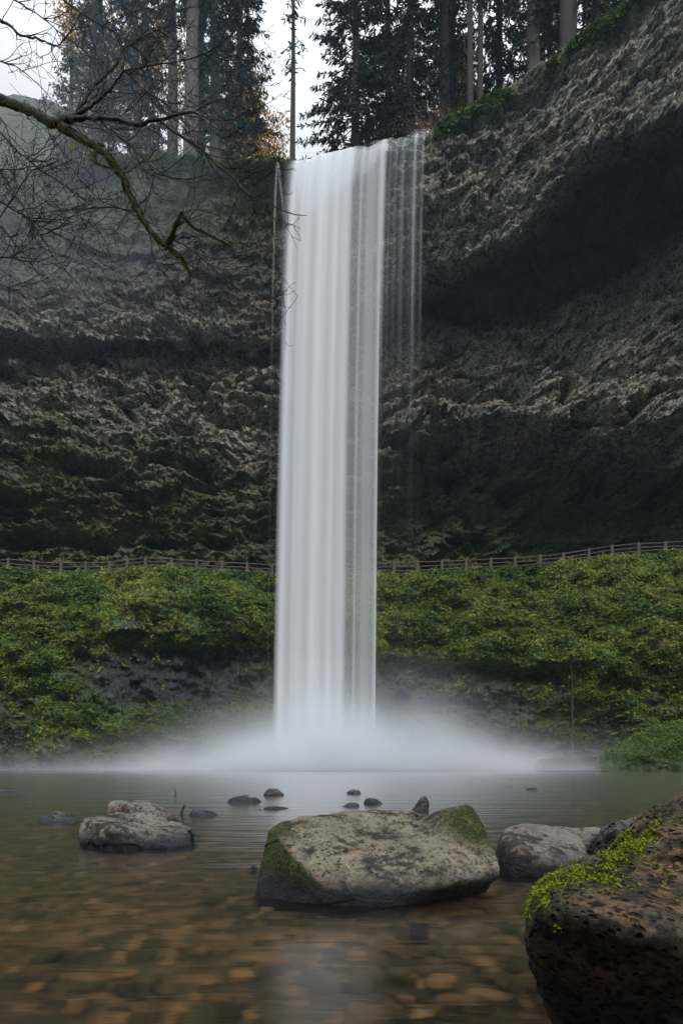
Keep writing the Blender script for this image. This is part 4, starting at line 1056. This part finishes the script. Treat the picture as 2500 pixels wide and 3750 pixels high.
# ---------------------------------------------------------------- bare alder limbs hanging in from the left
def px2(pts, Y0, Y1, s=0.797, ox=0, oy=0):
    n = len(pts); return np.array([at(ox + x * s, oy + y * s, Y0 + (Y1 - Y0) * k / max(1, n - 1)) for k, (x, y) in enumerate(pts)])
def smooth_path(P, r, m=4):
    t = np.arange(len(P)); tt = np.linspace(0, len(P) - 1, (len(P) - 1) * m + 1)
    Q = np.stack([np.interp(tt, t, P[:, q]) for q in range(3)], -1)
    for _ in range(2): Q[1:-1] = (Q[:-2] + 2 * Q[1:-1] + Q[2:]) / 4
    return Q, np.interp(tt, t, r)
def build_alder():
    root = empty('bare_tree', (-5.4, 6.2, 0.2), 'leafless mossy tree leaning in from beyond the left edge with hanging limbs and twigs', 'bare tree')
    off = np.array(root.location)
    rr = R(12)
    T = np.array([[-5.4, 6.2, -.3], [-5.35, 6.3, 2], [-5.2, 6.4, 4.5], [-5.0, 6.5, 7.0], [-5.1, 6.5, 9], [-4.9, 6.6, 12]])
    P, r = smooth_path(T, np.array([.24, .2, .17, .14, .1, .06]))
    V, Fc = tubes([(P, r)], 12); link('trunk', npmesh('trunk', V - off, Fc), MTWIG, root, True)
    tr_at = lambda z: np.array([np.interp(z, T[:, 2], T[:, 0]), np.interp(z, T[:, 2], T[:, 1]), z])
    limbs = [
     ('main', [(-60, 425), (0, 455), (60, 480), (120, 500), (190, 540), (250, 565), (300, 590), (350, 625), (410, 660), (480, 700), (520, 755), (560, 810), (590, 880), (620, 940), (650, 1000), (690, 1060), (740, 1115), (790, 1150), (840, 1195), (870, 1250)], 6.6, 5.9,
      [.050, .046, .044, .042, .042, .045, .044, .036, .032, .028, .024, .022, .019, .018, .019, .014, .013, .013, .010, .003], 1.0, .55, 9),
     ('b', [(250, 560), (300, 552), (340, 530), (390, 460), (440, 390), (490, 340), (540, 295), (560, 230), (560, 130), (520, 20)], 6.35, 6.6, [.03, .026, .02, .014, .014, .013, .012, .008, .006, .004], 0, .8, 12),
     ('c', [(330, 545), (420, 490), (480, 440), (530, 380), (570, 325)], 6.3, 6.1, [.022, .013, .012, .011, .009], 0, .5, 7),
     ('d', [(310, 550), (400, 540), (520, 550), (640, 575), (740, 550), (830, 520), (900, 515), (930, 540), (990, 620), (1080, 650), (1150, 700)], 6.3, 5.6, [.03, .02, .018, .018, .013, .011, .009, .007, .006, .005, .003], 0, .7, 16),
     ('e', [(740, 560), (800, 610), (900, 660), (950, 710), (1000, 760), (1080, 820), (1130, 890), (1220, 930), (1340, 985), (1410, 990)], 6.0, 5.5, [.012, .012, .010, .010, .009, .008, .006, .005, .004, .002], 0, .75, 18),
     ('f', [(470, 560), (510, 600), (495, 640), (500, 690)], 6.2, 6.1, [.012, .010, .008, .005], 0, .3, 3),
     ('g', [(510, 590), (580, 650), (640, 710), (700, 770), (715, 800), (850, 830), (960, 800)], 6.1, 5.8, [.010, .009, .008, .007, .006, .005, .002], 0, .7, 9),
     ('h', [(715, 790), (690, 880), (670, 960), (640, 1040)], 5.9, 5.9, [.007, .006, .005, .003], 0, .5, 6),
     ('i', [(770, 1130), (790, 1090), (805, 1050), (830, 985), (880, 1040), (960, 1080), (1040, 1120)], 5.95, 5.7, [.012, .011, .009, .007, .005, .004, .002], .8, .5, 8),
     ('j', [(610, 970), (520, 950), (400, 955), (300, 965), (220, 975), (120, 985)], 6.1, 6.4, [.008, .007, .006, .005, .004, .002], 0, .6, 10),
     ('k', [(690, 1070), (700, 1150), (720, 1220), (790, 1290), (820, 1340), (900, 1400)], 5.9, 5.8, [.008, .007, .006, .005, .004, .002], 0, .6, 10),
     ('l', [(560, 800), (470, 760), (435, 745), (440, 700)], 6.1, 6.2, [.008, .008, .009, .008], .2, .5, 4),
     ('m', [(800, 1100), (860, 1130), (940, 1200), (1010, 1260), (1100, 1330)], 5.9, 5.7, [.007, .006, .005, .004, .002], 0, .6, 9),
     ('n', [(560, 230), (640, 180), (720, 140), (830, 100), (880, 20)], 6.5, 6.6, [.006, .006, .005, .004, .003], 0, .7, 9),
     ('o', [(560, 310), (620, 370), (680, 430), (760, 470), (850, 480), (950, 520)], 6.4, 6.3, [.008, .007, .006, .005, .004, .002], 0, .7, 11),
     ('p', [(570, 325), (700, 300), (850, 280), (960, 240), (1060, 160), (1130, 100)], 6.3, 6.1, [.006, .006, .005, .005, .004, .002], 0, .7, 10),
     ('q', [(-40, 80), (0, 95), (40, 112), (90, 160), (150, 175), (210, 190), (260, 222), (330, 140), (370, 60)], 6.6, 6.3, [.014, .014, .012, .010, .009, .008, .006, .005, .003], 0, .45, 10),
     ('r', [(40, -20), (100, 20), (190, 75), (240, 120), (330, 190), (400, 240), (470, 330)], 6.7, 6.4, [.008, .007, .006, .005, .005, .004, .002], 0, .55, 12),
     ('s', [(-30, 265), (0, 280), (70, 300), (110, 330), (170, 380), (230, 440), (260, 500)], 6.7, 6.5, [.008, .007, .006, .005, .004, .003, .002], 0, .4, 7),
     ('t', [(250, -30), (330, 30), (420, 90), (520, 140), (640, 230), (720, 330), (780, 430)], 6.8, 6.4, [.009, .009, .008, .007, .006, .005, .003], 0, .8, 16),
     ('u', [(520, -40), (600, 60), (680, 110), (700, 220), (740, 340), (760, 470)], 6.8, 6.5, [.008, .007, .006, .005, .004, .002], 0, .7, 12),
     ('v', [(-60, 700), (0, 780), (50, 860), (110, 950), (150, 1020), (200, 1100), (245, 1178)], 5.6, 5.3, [.012, .011, .010, .009, .008, .007, .008], 0, .6, 14),
     ('w', [(-40, 560), (30, 640), (90, 700), (200, 790), (300, 850), (400, 930)], 5.8, 5.5, [.009, .008, .007, .006, .004, .002], 0, .7, 16),
     ('x', [(-40, 1000), (20, 1050), (60, 1110), (90, 1135)], 5.6, 5.5, [.010, .009, .006, .003], 0, .5, 6),
     ('y', [(-40, 900), (60, 960), (140, 1010), (220, 1060), (330, 1110)], 5.7, 5.6, [.008, .007, .006, .004, .002], 0, .6, 12),
     ('z', [(-30, 1175), (60, 1185), (160, 1210), (260, 1170)], 5.7, 5.6, [.007, .006, .004, .002], 0, .6, 8),
     ('aa', [(-30, 1290), (60, 1330), (140, 1380)], 5.7, 5.6, [.005, .004, .002], 0, .5, 6),
     ('ab', [(0, 1000), (90, 870), (140, 780), (230, 760), (290, 720)], 5.7, 5.6, [.006, .005, .004, .003, .002], 0, .5, 10),
     ('ac', [(-30, 500), (20, 560), (50, 640), (40, 720)], 5.8, 5.7, [.007, .006, .004, .002], 0, .5, 8),
     ('ad', [(300, 590), (240, 650), (230, 600), (300, 720), (400, 780), (470, 860)], 6.3, 6.2, [.005, .005, .004, .004, .003, .002], 0, .5, 6),
     ('ae', [(900, 510), (960, 470), (1060, 450), (1160, 420)], 5.9, 5.7, [.006, .005, .004, .002], 0, .6, 8),
     ('af', [(1130, 890), (1150, 960), (1180, 1020), (1170, 1110), (1140, 1160)], 5.6, 5.5, [.005, .004, .004, .003, .002], 0, .5, 8),
    ]
    MT = NT('moss_coat'); c = MT.coord(); nz = MT.noise(40, c, 5, .7)
    mm = MT.surf(MT.bsdf(MT.mix(nz, (0.03, 0.04, 0.008), (0.20, 0.20, 0.03)), 0.95, MT.bump(nz, 1.0, .01)))
    def grow(paths, P, rad, n, L, depth):
        m = len(P)
        for _ in range(n):
            i = rr.randint(2, m) if m > 3 else m - 1
            d0 = unit(P[min(i, m - 1)] - P[i - 1])
            q = unit(np.cross(d0, rr.normal(size=3)))
            q[1] *= .5
            d = unit(d0 * (.5 + .5 * rr.rand()) + q * (.5 + .7 * rr.rand()) + np.array([0, 0, -.12]))
            Lx = L * (.35 + .9 * rr.rand()); k = 7; p = P[i].copy(); pts = [p]; cur = rr.normal(size=3) * .22
            for s_ in range(k):
                d = unit(d + cur * .45 + rr.normal(size=3) * .16 + np.array([0, 0, .03])); p = p + d * Lx / k; pts.append(p)
            r0 = min(rad[i] * .7, .0046 if depth == 0 else .0032); rs = np.linspace(max(r0, .0024), .0017, k + 1)
            pts = np.array(pts)
            if (CX + pts[:, 0] * F / pts[:, 1]).max() > 1105: continue
            paths.append((pts, rs))
            if depth < 2: grow(paths, pts, rs, rr.randint(2, 5) if depth == 0 else rr.randint(0, 3), Lx * .45, depth + 1)
            if rr.rand() < .35:   # bud or catkin at the tip
                e = pts[-1]; dn = np.array([rr.normal() * .3, 0, -1]) ; dn = unit(dn) * (.008 + .012 * rr.rand())
                paths.append((np.array([e - dn * .1, e + dn * .5, e + dn]), np.array([.0015, .0032, .0012])))
    for nm, pts, y0, y1, rad, mossy, L, n in limbs:
        P = px2(pts, y0, y1); rad = np.array(rad)
        if pts[0][0] < 0:
            st = tr_at(min(11.5, max(3.0, P[0][2] + .4))); P = np.concatenate([[st], P]); rad = np.concatenate([[rad[0] * 1.3], rad])
        P, rad = smooth_path(P, rad, 4)
        P[1:-1] += rr.normal(size=(len(P) - 2, 3)) * np.minimum(.006, rad[1:-1, None] * .35)
        rad = rad * (1 + .10 * rr.normal(size=len(rad)))
        V, Fc = tubes([(P, rad)], 8)
        lo = link('limb', npmesh('limb', V - off, Fc), MTWIG, root, True)
        paths = []; vis = P[5:] if pts[0][0] < 0 else P
        grow(paths, vis, rad[-len(vis):], int(n * 1.4), L, 0)
        V, Fc = tubes(paths, 3); link('twigs', npmesh('twigs', V - off, Fc), MTWIG, lo)
        if mossy > 0:
            Q = []
            for i in range(len(P)):
                k = int(900 * mossy * (1 if P[i][2] < 8.1 else .6) * (.4 + 1.2 * rr.rand()))
                a = rr.rand(k) * 6.28; Q.append(P[i] + rr.normal(size=(k, 1)) * 0.03 * unit(P[min(i + 1, len(P) - 1)] - P[max(i - 1, 0)]) + (rad[i] * (1 + .25 * rr.rand(k, 1))) * np.stack([np.cos(a), np.sin(a) * .8, np.sin(a)], -1) + [[0, 0, .15 * rad[i]]])
            Q = np.concatenate(Q); N = unit(rr.normal(size=Q.shape)); U = unit(np.cross(N, rr.normal(size=Q.shape)) + [[0, 0, -.5]]); s_ = (.003 + .008 * rr.rand(len(Q)))[:, None]
            V, Fc = leafcards(Q - off, U * s_, np.cross(N, U) * s_ * .5)
            link('moss', npmesh('moss', V, Fc, {'tint': np.repeat(np.clip(.10 + .16 * rr.normal(size=len(Q)), 0, 1), 4)}), MFERN, lo)
    # small fern hanging from the limb
    b = at(266, 522, 6.3); C, U, Wv = [], [], []
    for f in range(4):
        d = unit(np.array([rr.normal() * .35, -.2, -1])); 
        for k in range(12):
            for sg in (-1, 1):
                p = b + d * .010 * k; u = unit(np.array([sg, 0, -.35])) * .02 * (1 - k / 13); C.append(p + u * .6); U.append(u); Wv.append(np.cross(u, [0, 1, 0]) * .28)
    V, Fc = leafcards(np.array(C) - off, np.array(U), np.array(Wv))
    link('fern', npmesh('fern', V, Fc, {'tint': np.full(len(V), .45)}), MFERN, root)
build_alder()

# ---------------------------------------------------------------- spray and haze
def box(name, lo, hi, mat, label):
    bm = bmesh.new(); bmesh.ops.create_cube(bm, size=1)
    for v in bm.verts:
        for k in range(3): v.co[k] = (lo[k] + hi[k]) / 2 + v.co[k] * (hi[k] - lo[k])
    me = bpy.data.meshes.new(name); bm.to_mesh(me); bm.free()
    o = link(name, me, mat); tag(o, label, None, None, 'stuff'); return o
t = NT('spray'); g = t.add('ShaderNodeNewGeometry').outputs['Position']; sp = t.add('ShaderNodeSeparateXYZ', {0: g})
dx = t.math('MULTIPLY', t.math('ADD', sp.outputs[0], -0.8), 1 / 17.5); gx = t.math('POWER', 2.718, t.math('MULTIPLY', t.math('MULTIPLY', dx, dx), -1.0))
hh = t.math('ADD', 0.7, t.math('MULTIPLY', t.math('MULTIPLY', t.math('MULTIPLY', gx, gx), 1.6), t.rng(t.noise(0.11, g, 2, .5), .3, .7, .6, 1.5)))
gz = t.math('POWER', 2.718, t.math('MULTIPLY', t.math('POWER', t.math('DIVIDE', t.math('MAXIMUM', sp.outputs[2], 0.0), hh), 1.15), -1.0))
den = t.math('MULTIPLY', t.math('MULTIPLY', gx, gz), t.rng(t.noise(0.18, g, 3, .5), .3, .7, .5, 1.4))
den = t.math('MULTIPLY', den, 1.1)
pv = t.add('ShaderNodeVolumePrincipled', {'Color': (0.93, 0.96, 1.0, 1), 'Density': den, 'Anisotropy': 0.2})
t.t.links.new(pv.outputs[0], t.out.inputs['Volume'])
box('spray_mist', (-30, 49.5, 0.03), (31, 57.6, 9.0), t.m, 'white spray billowing over the foot of the falls')

t = NT('air_haze')
pv = t.add('ShaderNodeVolumePrincipled', {'Color': (0.62, 0.80, 1.0, 1), 'Density': 0.00022, 'Anisotropy': 0.25})
t.t.links.new(pv.outputs[0], t.out.inputs['Volume'])
box('haze', (-149, -121, -3.2), (149, 149, 140), t.m, 'thin pale air of the canyon')

t = NT('drifting_mist'); g = t.add('ShaderNodeNewGeometry').outputs['Position']; sp = t.add('ShaderNodeSeparateXYZ', {0: g})
fz = t.add('ShaderNodeMapRange', {'Value': sp.outputs[2], 'From Min': 36.0, 'From Max': 56.0}, interpolation_type='SMOOTHSTEP').outputs[0]
fx = t.add('ShaderNodeMapRange', {'Value': sp.outputs[0], 'From Min': -4.0, 'From Max': -26.0}, interpolation_type='SMOOTHSTEP').outputs[0]
fy = t.add('ShaderNodeMapRange', {'Value': sp.outputs[1], 'From Min': 46.0, 'From Max': 60.0}, interpolation_type='SMOOTHSTEP').outputs[0]
den = t.math('MULTIPLY', t.math('MULTIPLY', fz, fx), t.math('MULTIPLY', fy, t.rng(t.noise(0.06, g, 2, .5), .3, .7, .005, .012)))
den = t.math('MULTIPLY', t.math('MULTIPLY', den, t.rng(sp.outputs[1], 70, 76, 1.0, 0.12)), t.rng(sp.outputs[2], 56, 63, 1.0, 0.12))
pv = t.add('ShaderNodeVolumePrincipled', {'Color': (0.9, 0.93, 1.0, 1), 'Density': den, 'Anisotropy': 0.3})
t.t.links.new(pv.outputs[0], t.out.inputs['Volume'])
box('drifting_mist', (-60, 46, 30), (2, 100, 75), t.m, 'pale mist drifting past the upper left rim')
